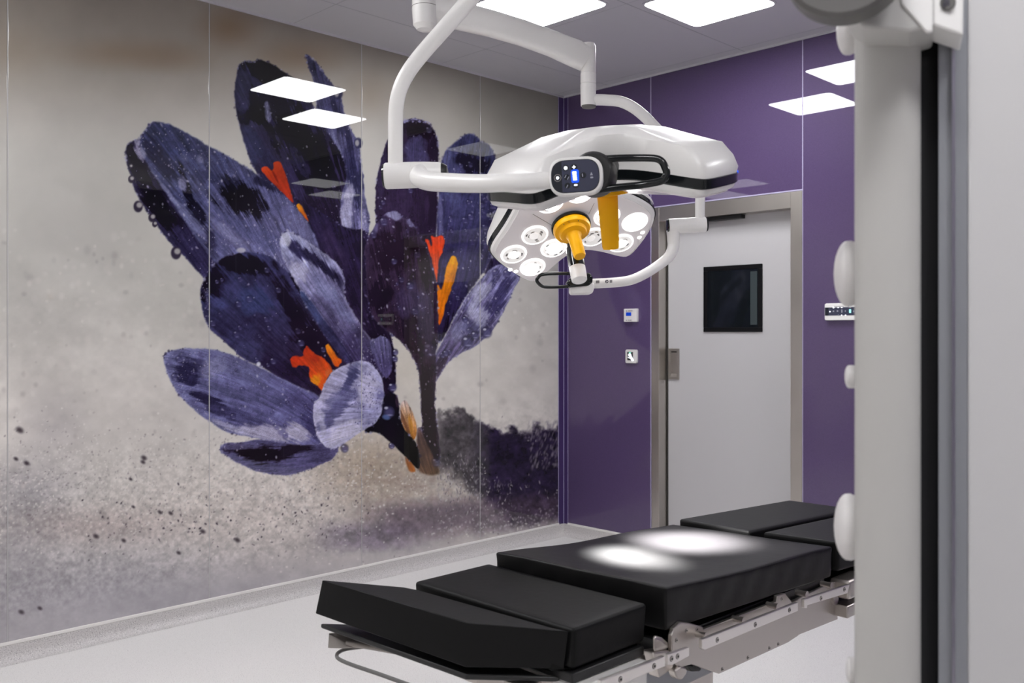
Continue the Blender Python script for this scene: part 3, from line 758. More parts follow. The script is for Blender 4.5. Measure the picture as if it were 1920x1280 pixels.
# left wall: backing slab and glass panels with the print
wl = structure(mesh('wall_left', *g_box(-0.15, -0.012, WY, 0.15, 0, H), M['grout'], smooth=False))
STEP = 0.0044
MURAL_GAIN = 0.87
ye = [WY] + EDGES_L
for k in range(len(ye) - 1):
    y0, y1 = ye[k] + 0.0022, ye[k + 1] - 0.0022
    fine = k >= 1
    st = STEP if fine else 0.03
    if k == 1:
        st = STEP
    nx = max(2, int((y1 - y0) / st)); nz = max(2, int((H - PB) / st))
    ys = np.linspace(y0, y1, nx + 1); zs = np.linspace(PB, H, nz + 1)
    YY, ZZ = np.meshgrid(ys, zs)
    flat = (YY.ravel(), ZZ.ravel())
    tx, ty = to_image_px(*flat)
    if fine:
        colr = paint_mural(*flat)
    else:
        colr = np.tile(np.array([0.70, 0.69, 0.69]), (len(flat[0]), 1))
    colr = to_linear(colr) * MURAL_GAIN
    N = len(flat[0])
    co = np.zeros((N, 3)); co[:, 1] = flat[0]; co[:, 2] = flat[1]
    cen = np.array([0, (y0 + y1) / 2, (PB + H) / 2])
    idx = np.arange(N).reshape(nz + 1, nx + 1)
    quads = np.stack([idx[:-1, :-1], idx[:-1, 1:], idx[1:, 1:], idx[1:, :-1]], -1).reshape(-1, 4)
    # glass edge all round (thickness 10 mm)
    ring = np.concatenate([idx[0, :], idx[1:, -1], idx[-1, ::-1][1:], idx[::-1, 0][1:-1]])
    back = co[ring].copy(); back[:, 0] = -0.010
    allco = np.concatenate([co, back]) - cen
    rb = N + np.arange(len(ring))
    rq = np.stack([ring, np.roll(ring, -1), np.roll(rb, -1), rb], -1)
    rq = rq[:, ::-1]
    faces = np.concatenate([quads, rq])
    me = bpy.data.meshes.new('glass_panel')
    me.vertices.add(len(allco)); me.vertices.foreach_set('co', allco.ravel())
    me.loops.add(faces.size); me.loops.foreach_set('vertex_index', faces.ravel())
    me.polygons.add(len(faces)); me.polygons.foreach_set('loop_start', np.arange(0, faces.size, 4))
    me.update(calc_edges=True)
    at = me.color_attributes.new('print', 'FLOAT_COLOR', 'POINT')
    cc = np.ones((len(allco), 4)); cc[:N, :3] = colr; cc[N:, :3] = 0.35
    at.data.foreach_set('color', cc.ravel().astype(np.float32))
    me.materials.append(M['mural'])
    o = bpy.data.objects.new('glass_panel', me)
    link(o, wl, Vector(cen))
    structure(o)

# slim bright joints between the glass panels
for y in EDGES_L[:-1]:
    structure(mesh('panel_joint', *g_box(-0.010, 0.0006, y - 0.0022, y + 0.0022, PB, H), M['joint'], wl, smooth=False))

# back wall with the door opening
DX0, DX1, DZ = 0.952, 2.010, 2.462        # clear opening
FX0, FX1, FZ = 0.884, 2.092, 2.566        # outside of the steel frame
wb = structure(mesh('wall_back', *merge([g_box(-0.15, FX0, 0.012, 0.15, 0, H), g_box(FX1, WX + 0.15, 0.012, 0.15, 0, H), g_box(FX0, FX1, 0.012, 0.15, FZ, H)]), M['grout'], smooth=False))
for x0, x1, z0, z1 in [(0.047, 0.872, PB, H), (0.876, FX1 - 0.002, FZ + 0.012, H), (FX1 + 0.004, 3.21, PB, H), (3.214, 4.33, PB, H), (4.334, 5.45, PB, H), (5.454, WX, PB, H)]:
    structure(mesh('glass_panel', *g_box(x0, x1, 0.0, 0.011, z0, z1), M['purple'], wb, smooth=False))
for x, z0, z1 in [(0.874, PB, H), (FX1 + 0.002, PB, H), (3.212, PB, H), (4.332, PB, H), (5.452, PB, H)]:
    structure(mesh('panel_joint', *g_box(x - 0.003, x + 0.003, -0.001, 0.010, z0, z1), M['seal'], wb, smooth=False))
structure(mesh('panel_joint', *g_box(0.876, FX1, -0.001, 0.010, FZ + 0.004, FZ + 0.012), M['seal'], wb, smooth=False))

# corner profile: two dark strips and three light seals
tc = structure(mesh('trim_1', *merge([g_box(-0.009, 0.001, -0.0628, -0.004, 0.085, H), g_box(0.004, 0.044, -0.001, 0.010, 0.085, H)]), M['purple_dark'], smooth=False))
for b in [g_box(-0.004, 0.004, -0.004, 0.004, 0.085, H), g_box(-0.008, 0.0015, -0.0655, -0.0625, PB, H), g_box(0.044, 0.047, -0.0015, 0.008, PB, H)]:
    structure(mesh('corner_seal', *b, M['seal'], tc, smooth=False))

# the other two walls (behind the camera)
wr = structure(mesh('wall_right', *g_box(WX, WX + 0.15, WY - 0.15, 0.15, 0, H), M['wall_plain'], smooth=False))
wf = structure(mesh('wall_front', *g_box(-0.15, WX + 0.15, WY - 0.15, WY, 0, H), M['wall_front'], smooth=False))

# floor with a coved skirting
structure(mesh('floor', *g_box(-0.15, WX + 0.15, WY - 0.15, 0.3, -0.12, 0.0), M['floor'], smooth=False))


def cove(name, p0, p1, inward, skip=None):
    """swept concave skirting from p0 to p1 along a wall, inward = direction into the room"""
    prof = [(0.0, 0.092), (0.004, 0.092), (0.005, 0.050)]
    for k in range(9):
        a = math.radians(90 * k / 8)
        prof.append((0.005 + 0.045 * (1 - math.cos(a)), 0.0015 + 0.0485 * (1 - math.sin(a))))
    prof += [(0.052, 0.0006), (0.0, 0.0006)]
    rings = []
    for p in (p0, p1):
        rings.append([Vector(p) + Vector(inward) * a + UPV * b for a, b in prof])
    return structure(mesh(name, *g_loft(rings), M['cove'], angle=60))


cove('baseboard_left', (0, WY, 0), (0, 0, 0), (1, 0, 0))
cove('baseboard_back', (0.0, 0, 0), (FX0, 0, 0), (0, -1, 0))
cove('baseboard_back_right', (FX1, 0, 0), (WX, 0, 0), (0, -1, 0))
# pale strip topping the skirting
structure(mesh('trim_2', *g_box(-0.006, 0.0065, WY, -0.060, 0.086, 0.104), M['trim'], bevel=0.003))
structure(mesh('trim_3', *g_box(0.044, FX0, -0.0065, 0.006, 0.086, 0.104), M['trim'], bevel=0.003))
structure(mesh('trim_4', *g_box(FX1, WX, -0.0065, 0.006, 0.086, 0.104), M['trim'], bevel=0.003))

# ceiling of flush metal tiles
ce = structure(mesh('ceiling', *g_box(-0.15, WX + 0.15, WY - 0.15, 0.15, H, H + 0.1), M['ceiling'], smooth=False))
for x in (0.475, 1.675, 2.875, 4.2, 5.4, 6.6):
    structure(mesh('tile_joint', *g_box(x - 0.0022, x + 0.0022, WY, 0, H - 0.0008, H + 0.001), M['ceiling_joint'], ce, smooth=False))
for y in (-0.11, -1.31, -2.51, -3.97, -5.17, -6.37):
    structure(mesh('tile_joint', *g_box(0, WX, y - 0.0014, y + 0.0014, H - 0.0008, H + 0.001), M['ceiling_joint'], ce, smooth=False))
structure(mesh('trim_5', *g_box(0.0, 0.014, WY, 0, H - 0.012, H), M['ceiling'], smooth=False))
structure(mesh('trim_6', *g_box(0.0, WX, -0.014, 0, H - 0.012, H), M['ceiling'], smooth=False))

# door
dr = thing('door_1', None, None, (1.49, 0.05, 0), kind='structure')
jd = 0.135
structure(mesh('door_frame', *merge([
    g_box(FX0, DX0, -0.006, jd, 0, FZ), g_box(DX1, FX1, -0.006, jd, 0, FZ), g_box(DX0, DX1, -0.006, jd, DZ, FZ)]), M['steel'], dr, smooth=False, bevel=0.002))
structure(mesh('door_leaf', *g_box(DX0 + 0.012, DX1 - 0.002, 0.095, 0.135, 0.006, DZ + 0.02), M['door'], dr, smooth=False))
structure(mesh('threshold_backing', *g_box(FX0, FX1, 0.136, 0.16, 0, FZ), M['grout'], dr, smooth=False))
structure(mesh('edge_seal', *g_box(DX0 + 0.001, DX0 + 0.011, 0.09, 0.12, 0.006, DZ), M['steel_dark'], dr, smooth=False))
structure(mesh('sensor_bar', *g_box(1.20, 1.62, 0.03, 0.085, DZ - 0.028, DZ - 0.001), M['blackm'], dr, smooth=False, bevel=0.004))
a = PY(1320, 497, 0.094); b = PY(1430, 622, 0.094)
w0, w1, z1, z0 = a.x, b.x, PY(1430, 494, 0.094).z, b.z
win = structure(mesh('window_frame', *merge([g_box(w0, w1, 0.084, 0.0949, z0, z0 + 0.032), g_box(w0, w1, 0.084, 0.0949, z1 - 0.032, z1),
                                              g_box(w0, w0 + 0.032, 0.084, 0.0949, z0 + 0.032, z1 - 0.032), g_box(w1 - 0.032, w1, 0.084, 0.0949, z0 + 0.032, z1 - 0.032)]), M['blackframe'], dr, smooth=False, bevel=0.003))
structure(mesh('pane', *g_box(w0 + 0.032, w1 - 0.032, 0.089, 0.0949, z0 + 0.032, z1 - 0.032), M['darkglass'], win, smooth=False))
structure(mesh('blind_edge', *g_box(w1 - 0.092, w1 - 0.040, 0.0882, 0.0889, z0 + 0.05, z1 - 0.05), M['lit_edge'], win, smooth=False))
a = PY(1252.5, 653, 0.094); b = PY(1274, 711.5, 0.094)
hx0, hx1, hz0, hz1 = DX0 + 0.016, b.x, b.z, a.z
hd = structure(mesh('flush_handle', *merge([g_box(hx0, hx1, 0.086, 0.0949, hz0, hz0 + 0.02), g_box(hx0, hx1, 0.086, 0.0949, hz1 - 0.02, hz1),
                                             g_box(hx0, hx0 + 0.02, 0.086, 0.0949, hz0 + 0.02, hz1 - 0.02), g_box(hx1 - 0.02, hx1, 0.086, 0.0949, hz0 + 0.02, hz1 - 0.02)]), M['handle_steel'], dr, smooth=False, bevel=0.002))
structure(mesh('recess', *g_box(hx0 + 0.02, hx1 - 0.02, 0.0940, 0.0949, hz0 + 0.02, hz1 - 0.02), M['steel'], hd, smooth=False))
structure(mesh('recess_lip', *g_prism([(hx0 + 0.02, 0.0940, hz0 + 0.045), (hx0 + 0.02, 0.0870, hz0 + 0.02), (hx0 + 0.02, 0.0940, hz0 + 0.02)], (hx1 - hx0 - 0.04, 0, 0)), M['handle_steel'], hd, smooth=False))
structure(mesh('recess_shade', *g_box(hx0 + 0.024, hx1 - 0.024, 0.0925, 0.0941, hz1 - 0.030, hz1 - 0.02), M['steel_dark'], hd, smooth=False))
# ================================================================== CEILING LIGHTS
LW = 0.555
spots = [((1.045, 1.6), (-1.935, -1.38)), ((1.735, 2.295), (-1.24, -0.685))]
base = [(1.32, -1.66), (2.015, -0.965)]
allc = base + [(7.08 - x, y) for x, y in base] + [(x, -6.48 - y) for x, y in base] + [(7.08 - x, -6.48 - y) for x, y in base]
LL = ['square ceiling light on the left of the two seen above the surgical lamps',
      'square ceiling light on the right of the two, nearest the purple wall',
      'square ceiling light beyond the right end of the purple wall, left one of its pair',
      'square ceiling light beyond the right end of the purple wall, nearer pair member',
      'square ceiling light over the left side of the room near the viewer, by the mural',
      'square ceiling light near the viewer, further from the mural',
      'square ceiling light behind the viewer at the far right corner',
      'square ceiling light behind the viewer, nearer the room middle']
LL[2] = 'square ceiling light in the right half of the room, close to the right wall'
LL[3] = 'square ceiling light in the right half of the room, beside the purple wall'
dmesh = fmesh = None
for k, (x, y) in enumerate(allc):
    t = thing('ceiling_light', LL[k], 'ceiling light', (x, y, H), group='flush square ceiling lights')
    if dmesh is None:
        dif = mesh('diffuser', *g_prism([Vector((x + a, y + b, H - 0.006)) for a, b in rrect(LW, LW, 0.05)], (0, 0, 0.004)), M['diffuser'], t, smooth=False)
        o1 = [Vector((x + a, y + b, H - 0.005)) for a, b in rrect(LW + 0.03, LW + 0.03, 0.06)]
        fr = mesh('light_frame', *g_prism(o1, (0, 0, 0.0045)), M['ceiling'], t, smooth=False)
        dmesh, fmesh = dif, fr
    else:
        for s in (dmesh, fmesh):
            c = s.copy(); C.objects.link(c); c.parent = t; c.location = s.location
# ================================================================== WALL DEVICES
def bquad(x0, y0, x1, y1, yy=0.0):
    a = PY(x0, y0, yy); b = PY(x1, y1, yy)
    return a.x, b.x, b.z, a.z


x0, x1, z0, z1 = bquad(1173.5, 579, 1197.5, 603)
t = thing('thermostat', 'small white thermostat with blue display on the purple wall, left of the door', 'thermostat', ((x0 + x1) / 2, 0, z0))
mesh('housing', *g_box(x0, x1, -0.026, 0, z0, z1), M['white2'], t, bevel=0.003)
mesh('display', *g_box(x0 + 0.022, x0 + 0.072, -0.0275, -0.026, z0 + 0.045, z1 - 0.027), M['lcd'], t, smooth=False)
for (a, b, zz) in [(0.022, 0.034, 0.012), (0.042, 0.050, 0.012), (0.052, 0.062, 0.012), (0.064, 0.078, 0.012), (0.084, 0.088, 0.012)]:
    mesh('lettering', *g_box(x0 + a, x0 + b, -0.0268, -0.026, z1 - 0.02, z1 - 0.014), M['print'], t, smooth=False)
for (a, b) in [(0.022, 0.034), (0.044, 0.056), (0.060, 0.074)]:
    mesh('lettering', *g_box(x0 + a, x0 + b, -0.0268, -0.026, z0 + 0.010, z0 + 0.015), M['print'], t, smooth=False)
x0, x1, z0, z1 = bquad(1175.5, 655, 1196.5, 681)
t = thing('touchless_switch', 'small white touchless switch with a hand symbol below the thermostat', 'switch', ((x0 + x1) / 2, 0, z0))
cxs, czs = (x0 + x1) / 2, (z0 + z1) / 2
wd, ht = x1 - x0, z1 - z0
mesh('housing', *g_prism([Vector((cxs + a, 0, czs + b)) for a, b in rrect(wd, ht, 0.014)], (0, -0.02, 0)), M['white2'], t, bevel=0.003)
mesh('sensor_window', *g_box(cxs - 0.034, cxs + 0.020, -0.0213, -0.02, czs - 0.030, czs + 0.034), M['blackm'], t, smooth=False)
hand = []
hand.append(g_prism([Vector((cxs + a, -0.0214, czs + b)) for a, b in rounded([(-0.012, -0.004), (0.006, 0.006), (0.030, -0.030), (0.012, -0.038)], 0.006)], (0, -0.0012, 0)))
for k in range(4):
    a0 = Vector((cxs - 0.010 + k * 0.0052, -0.0220, czs - 0.002 + k * 0.003)); a1 = a0 + Vector((-0.014 + k * 0.001, 0, 0.020 - abs(k - 1.5) * 0.003))
    hand.append(g_tube([a0, (a0 + a1) / 2, a1], 0.0024, 8, 2))
hand.append(g_tube([Vector((cxs - 0.006, -0.022, czs - 0.014)), Vector((cxs - 0.018, -0.022, czs - 0.010)), Vector((cxs - 0.028, -0.022, czs - 0.006))], 0.0026, 8, 2))
mesh('hand_symbol', *merge(hand), M['icon'], t)
mesh('indicator', *g_prism([Vector((cxs - 0.008 + a, -0.0214, czs + 0.028 + b)) for a, b in rrect(0.020, 0.008, 0.003)], (0, -0.001, 0)), M['icon_green'], t, smooth=False)

# lamp wall controller right of the door
x0, x1, z0, z1 = bquad(1549.5, 569, 1601, 602)
x1 = x0 + 0.235
z0 = PY(1549.5, 600.5).z; z1 = PY(1549.5, 569).z
t = thing('wall_controller', 'white wall controller with lit dark keypad on purple wall right of the door', 'control panel', ((x0 + x1) / 2, 0, z0))
cxs, czs = (x0 + x1) / 2, (z0 + z1) / 2
W_, H_ = x1 - x0, z1 - z0
mesh('housing', *g_prism([Vector((cxs + a, 0, czs + b)) for a, b in rrect(W_, H_, 0.014)], (0, -0.026, 0)), M['white'], t, bevel=0.003)
kp = mesh('keypad', *g_box(x0 + 0.004, x1 - 0.004, -0.0275, -0.026, czs - H_ * 0.22, czs + H_ * 0.26), M['screen'], t, smooth=False)
mesh('end_band', *g_box(x0 + 0.004, x0 + 0.028, -0.0281, -0.0275, czs - H_ * 0.22, czs + H_ * 0.26), M['screen_dark'], kp, smooth=False)
sc_ = (x1 - x0) / 1340
for (px_, pz_, w_, h_, m_) in [(600, 485, 60, 50, 'icon'), (775, 485, 50, 40, 'icon'), (910, 485, 50, 40, 'icon'), (465, 632, 50, 50, 'icon'), (595, 620, 50, 50, 'icon_dim'), (750, 615, 60, 50, 'icon_dim'), (912, 620, 44, 120, 'icon_dim'), (1040, 620, 30, 60, 'icon_dim'), (780, 770, 30, 50, 'icon_dim'), (905, 772, 50, 44, 'icon'), (1050, 772, 50, 44, 'icon'), (1218, 625, 70, 130, 'icon_cyan'), (1225, 495, 46, 36, 'icon_dim'), (1355, 635, 50, 70, 'icon_dim')]:
    xx = x0 + (px_ - 250) * sc_; zz = czs + (640 - pz_) * sc_ * 0.98
    mesh('key_icon', *g_prism([Vector((xx + a, -0.0276, zz + b)) for a, b in rrect(w_ * sc_, h_ * sc_, 0.003)], (0, -0.0008, 0)), M[m_], kp, smooth=False)
mesh('lettering', *g_box(x0 + 0.065, x0 + 0.128, -0.0268, -0.026, z1 - 0.022, z1 - 0.018), M['print_grey'], t, smooth=False)
mesh('emblem', *g_lathe(Vector((x0 + 0.158, -0.026, z1 - 0.018)), (0, -1, 0), [(0.005, 0), (0.005, 0.0008)], 14), M['print'], t, smooth=False)


# unseen box added right of the frame, blocks two ceiling-light reflections in the mural
t = thing('added_reflection_blocker', 'unseen white box added under the ceiling to block light reflections in the mural glass', 'reflection blocker', (4.22, -1.9, H))
mesh('blocker_body', *g_box(4.05, 4.36, -2.95, -1.06, 3.12, H - 0.001), M['white'], t, bevel=0.03)

# ================================================================== SURGICAL LAMPS
OUT = [(-0.246, -0.14), (-0.231, -0.187), (-0.155, -0.255), (-0.07, -0.315), (-0.038, -0.317), (-0.005, -0.239), (0.041, -0.155), (0.095, -0.131), (0.165, -0.139), (0.268, -0.171),
       (0.290, -0.156), (0.310, -0.063), (0.312, 0.016), (0.29, 0.071), (0.227, 0.112), (0.130, 0.150), (0.060, 0.205), (0.0, 0.305), (-0.03, 0.318), (-0.13, 0.285), (-0.215, 0.235), (-0.232, 0.200), (-0.20, 0.09), (-0.217, -0.031)]
LENS = [(-0.114, -0.061), (-0.166, -0.163), (-0.077, -0.230), (-0.026, -0.125), (0.122, 0.046), (0.237, 0.022), (0.104, -0.061), (0.222, -0.088),
        (-0.104, 0.097), (-0.012, 0.150), (-0.155, 0.190), (-0.055, 0.240)]


def smooth2(poly, n=2):
    p = np.array(poly, float)
    for _ in range(n):
        q = np.roll(p, -1, 0)
        p = np.stack([0.75 * p + 0.25 * q, 0.25 * p + 0.75 * q], 1).reshape(-1, 2)
    return p


def lamp_head(root, Cn, ex, ey, rot, S, dome, brights, droop=0.0):
    """Cn centre of the lit face; ex, ey span the face (ey away), the beam leaves along -ez"""
    ex = Vector(ex).normalized(); ey = Vector(ey).normalized()
    ez = ex.cross(ey).normalized()
    if ez.z < 0:
        ez = -ez
    cr, sr = math.cos(rot), math.sin(rot)
    out = smooth2(OUT, 2)
    R = lambda p, k=1.0: Cn + (ex * (p[0] * cr - p[1] * sr) + ey * (p[0] * sr + p[1] * cr)) * S * k
    def ring(k, h, rnd_=0.0):
        pts = []
        for p in out:
            r = math.hypot(*p); rr = r + (0.27 - r) * rnd_
            pts.append(R((p[0] * rr / r, p[1] * rr / r), k) + ez * (h - droop * max(0, r * k - 0.13)) * S)
        return pts
    mesh('shell', *g_loft([ring(1.05, 0.035), ring(1.062, 0.05), ring(1.045, 0.076, .12), ring(0.985, 0.104, .3), ring(0.86, 0.128 * dome, .55), ring(0.6, 0.140 * dome, .9), ring(0.35, 0.150 * dome, 1), ring(0.12, 0.154 * dome, 1)]), M['white'], root, angle=50)
    mesh('black_rim', *g_loft([ring(1.03, 0.010), ring(1.052, 0.013), ring(1.056, 0.034), ring(1.03, 0.036)]), M['black'], root, angle=30)
    mesh('clear_edge', *g_loft([ring(0.975, -0.009), ring(1.02, -0.001), ring(1.035, 0.0098), ring(0.99, 0.0098)]), M['white'], root, angle=30)
    face = mesh('light_face', *g_loft([ring(0.975, -0.012), ring(0.975, -0.0090)]), M['face'], root, smooth=False)
    for i, p in enumerate(LENS):
        b = brights[i % len(brights)]
        o = R(p) - ez * droop * max(0, math.hypot(*p) - 0.13) * S * 0.8
        lr = 0.047 * S
        tl = mesh('lens', *g_lathe(o - ez * 0.012 * S, -ez, [(lr, 0), (lr, 0.003), (lr * 0.95, 0.0045), (lr * 0.84, 0.0045)], 40), M['led_ring'], face, angle=30)
        mesh('reflector', *g_lathe(o - ez * 0.0165 * S, -ez, [(lr * 0.86, 0), (lr * 0.84, 0.0012)], 36), M['lens' if b > 0.3 else 'lens_dim'], tl, smooth=False)
        q = o - ez * 0.0178 * S
        rr = random.Random(i * 5 + int(S * 100))
        mesh('led', *g_lathe(q + ex * rr.uniform(-.2, .2) * lr + ey * rr.uniform(-.2, .2) * lr, -ez, [(lr * (0.30 + 0.42 * b), 0), (lr * (0.26 + 0.4 * b), 0.003), (0.001, 0.005)], 24), M['led'] if b > 0.2 else M['lens'], tl)
        for s in range(7):
            a = s * 0.9 + rr.uniform(-.9, .9)
            d = ex * math.cos(a) + ey * math.sin(a)
            e2 = ex * -math.sin(a) + ey * math.cos(a)
            c0 = q + d * lr * rr.uniform(.42, .70)
            fk = rr.uniform(.5, 1.0); e2 = e2 * fk
            if b < 0.95:
                mesh('facet', *g_prism([c0 - e2 * lr * .22 - d * lr * .05, c0 + e2 * lr * .2 - d * lr * .07, c0 + e2 * lr * .14 + d * lr * .07, c0 - e2 * lr * .12 + d * lr * .05], -ez * 0.0009), M['facet'] if s % 3 else M['print_grey'], tl, smooth=False)
    # small paired sensor lights near the lobe ends
    for p in [(-0.158, -0.248), (-0.134, -0.257), (0.287, -0.030), (0.284, -0.056)]:
        mesh('sensor_light', *g_lathe(R(p) - ez * 0.012 * S, -ez, [(0.0085 * S, 0), (0.007 * S, 0.002)], 16), M['led_ring'], face)
    for a, b_ in [((-0.149, 0.041), (-0.061, -0.013)), ((0.055, 0.105), (0.052, 0.052)), ((0.016, -0.08), (0.046, -0.133)), ((-0.05, 0.06), (-0.12, 0.02))][:3]:
        A = R(a); B = R(b_); dd = (B - A).normalized().cross(ez) * 0.0009
        mesh('face_seam', *g_prism([A - dd, A + dd, B + dd, B - dd], -ez * 0.0128 * S), M['seam'], face, smooth=False)
    # sterile grip in the middle
    o = Cn - ez * 0.012 * S
    mesh('grip_base', *g_lathe(o, -ez, [(0.066 * S, 0), (0.070 * S, 0.006 * S), (0.070 * S, 0.014 * S), (0.06 * S, 0.017 * S)], 40), M['black'], root, angle=30)
    return ex, ey, ez, R, o


# ---- hub above both lamps (out of the frame, carries them)
HUB = Vector((3.54, -3.24, H))
# ---- lamp 2, further away
D2 = 3.45
S2 = D2 / 3.2
C2 = P(1068, 415, D2)
n2 = Vector((0.53489831, -0.27771169, -0.79797244)).normalized()
e1 = Vector((0.46078395, 0.88751234, 0)); e1 = (e1 - n2 * e1.dot(n2)).normalized()
e2 = e1.cross(n2); e2 = e2 if e2.z > 0 else -e2
hubt = thing('lamp_mount', 'white ceiling post above the frame carrying both surgical lamps', 'lamp mount', HUB)
mesh('flange', *g_lathe(HUB, (0, 0, -1), [(0.17, 0.001), (0.17, 0.05), (0.10, 0.07), (0.06, 0.08)]), M['white'], hubt)
mesh('column', *g_lathe(HUB, (0, 0, -1), [(0.058, 0.07), (0.058, 0.42)]), M['white'], hubt)

L2 = thing('surgical_lamp', 'further surgical lamp, its lit three-lobed face tilted toward the viewer with short yellow grip', 'surgical lamp', C2, 'ceiling-hung surgical lamps')
e = lamp_head(L2, C2, e1, e2, 0.0, S2, 0.8, [0.18, 0.22, 0.8, 0.75, 0.5, 1.0, 0.1, 0.3, 0.5, 0.7, 0.4, 0.6])
ez2, o2 = e[2], e[4]
k = S2
mesh('sterile_grip', *g_lathe(o2 - ez2 * 0.014 * k, -ez2, [(0.064 * k, 0), (0.066 * k, 0.012 * k), (0.062 * k, 0.022 * k), (0.050 * k, 0.025 * k), (0.045 * k, 0.036 * k), (0.028 * k, 0.042 * k), (0.023 * k, 0.05 * k), (0.0215 * k, 0.13 * k), (0.0185 * k, 0.137 * k), (0.001, 0.138 * k)], 44), M['yellow'], L2, angle=32)
for a in (0.3, 0.9, 1.25):
    d = e1 * math.cos(a + 1.2) + e2 * math.sin(a + 1.2)
    mesh('grip_mark', *g_lathe(o2 - ez2 * 0.0375 * k + d * 0.056 * k, -ez2, [(0.002, 0), (0.002, 0.0012)], 8), M['print'], L2, smooth=False)
# suspension: sprung arm, swivel, bent yoke
Da = 3.55
arm = [(805, 14, 0.056, .040), (862, 30, 0.049, .036), (920, 44, 0.047, .034), (980, 62, 0.046, .033), (1035, 82, 0.046, .033), (1078, 100, 0.050, .034), (1100, 113, 0.044, .034)]
rings = []
side = (FWD * 0.9 - RGT * 0.1).normalized()
for i, (x, y, hh, ww) in enumerate(arm):
    c = P(x, y, Da - 0.16 * (1 - i / (len(arm) - 1)))
    a_ = P(*arm[max(i - 1, 0)][:2], Da); b_ = P(*arm[min(i + 1, len(arm) - 1)][:2], Da)
    tdir = (b_ - a_).normalized()
    upn = (UPV - tdir * UPV.dot(tdir)).normalized()
    rings.append([c + upn * hh * q[1] + side * ww * q[0] for q in [(math.copysign(abs(math.cos(u)) ** .55, math.cos(u)), math.copysign(abs(math.sin(u)) ** .7, math.sin(u))) for u in [2 * math.pi * j / 24 for j in range(24)]]])
mesh('spring_arm', *g_loft(rings), M['white'], L2, angle=60)
jc = P(797, -6, Da - 0.17)
mesh('arm_joint', *g_lathe(jc + UPV * 0.25, (0, 0, -1), [(0.044, 0), (0.047, 0.10), (0.048, 0.30), (0.044, 0.355), (0.030, 0.372), (0.001, 0.376)], 36), M['white'], L2)
mesh('arm_joint_band', *g_lathe(jc + UPV * (0.25 - 0.288), (0, 0, -1), [(0.0485, 0), (0.0485, 0.002)], 36), M['seam'], L2)
r_ = P(920, -190, 3.0)
he = Vector((HUB.x, HUB.y, 3.34)); hd_ = (jc - he); hd_.z = 0; hd_.normalize()
mesh('extension_arm', *g_tube([jc + UPV * 0.20, jc + UPV * 0.30 + (he - jc) * 0.1, he + hd_ * 0.2, he + hd_ * 0.0935], 0.033, 20, 8), M['white'], L2)
cp = P(1103.5, 110, Da)
tp = P(1103.5, 86, Da)
def at_h(px, py, D):
    return P(px, py, D)
mesh('swivel_column', *g_lathe(P(1103, 82, Da), (0, 0, -1), [(0.024, 0), (0.0295, 0.012), (0.0295, 0.112), (0.0285, 0.113), (0.0285, 0.115), (0.0300, 0.116), (0.0300, 0.154), (0.0285, 0.155), (0.0285, 0.157), (0.0305, 0.158), (0.0290, 0.240)], 36), M['white'], L2, angle=30)
mesh('column_cap', *g_lathe(P(1104, 198, Da), (0, 0, -1), [(0.0285, 0.001), (0.026, 0.008), (0.001, 0.012)], 32), M['fg_disc'], L2)
Dj = 3.62
yk = [P(1106, 187, Da), P(1135, 187.5, Da), P(1165, 191, Da), P(1195, 207, Da), P(1228, 238, Da + .01), P(1268, 283, Da + .03), P(1300, 325, Dj - .03), P(1312, 358, Dj), P(1312.5, 385, Dj), P(1312.5, 412, Dj)]
mesh('yoke_tube', *g_tube(yk, [0.0215, 0.0215, 0.0215, 0.021, 0.02, 0.0195, 0.019], 20, 8), M['white'], L2)
jA, jB = P(1253, 424.5, Dj), P(1323.5, 420.5, Dj)
ax = (jB - jA).normalized(); Lj = (jB - jA).length
mesh('yoke_joint', *g_lathe(jA, ax, [(0.0275, 0), (0.0305, 0.003), (0.0305, Lj / 2 - 0.0008), (0.0298, Lj / 2 - 0.0006), (0.0298, Lj / 2 + 0.0006), (0.0305, Lj / 2 + 0.0008), (0.0305, Lj - 0.004), (0.028, Lj)], 36), M['white'], L2, angle=30)
mesh('joint_cap', *g_lathe(jA + ax * 0.0005, -ax, [(0.0285, 0), (0.0265, 0.006), (0.001, 0.008)], 32), M['black'], L2)
mesh('joint_cap', *g_lathe(jB - ax * 0.0005, ax, [(0.0285, 0), (0.0265, 0.006), (0.001, 0.008)], 32), M['black'], L2)
dn = 3.50
ya = [P(1262, 432, Dj), P(1262.5, 448, Dj), P(1262, 463, Dj), P(1254, 481, Dj - .01), P(1232, 499, Dj - .03), P(1204, 516, dn + .02), P(1180, 525.5, dn + .01), P(1150, 529.5, dn), P(1105, 532, dn)]
mesh('lower_yoke_arm', *g_tube(ya, [0.0265, 0.0245, 0.0225, 0.0205, 0.0195, 0.0190, 0.0190, 0.0190], 24, 8), M['white'], L2)
# small printed symbols on that arm
rt_ = (P(1150, 529.5, dn) - P(1105, 532, dn)).normalized()
fz = -FWD
for (px_, w_, h_, rd) in [(1120.5, .0135, .0105, .001), (1137.8, .012, .012, .0059), (1145.5, .0095, .0105, .001)]:
    c = P(px_, 528.2 - (px_ - 1120) * 0.035, dn - 0.0212)
    pts = frame_pts(c, rt_, UPV, rrect(w_, h_, rd))
    mesh('printed_symbol', *g_prism(pts, fz * 0.0006), M['print_grey'] if rd < .005 else M['print'], L2, smooth=False)
    if rd > .005:
        mesh('printed_symbol', *g_prism(frame_pts(c + fz * 0.0007, rt_, UPV, [(-.003, -.004), (.004, -.001), (.0, .004)]), fz * 0.0004), M['white'], L2, smooth=False)
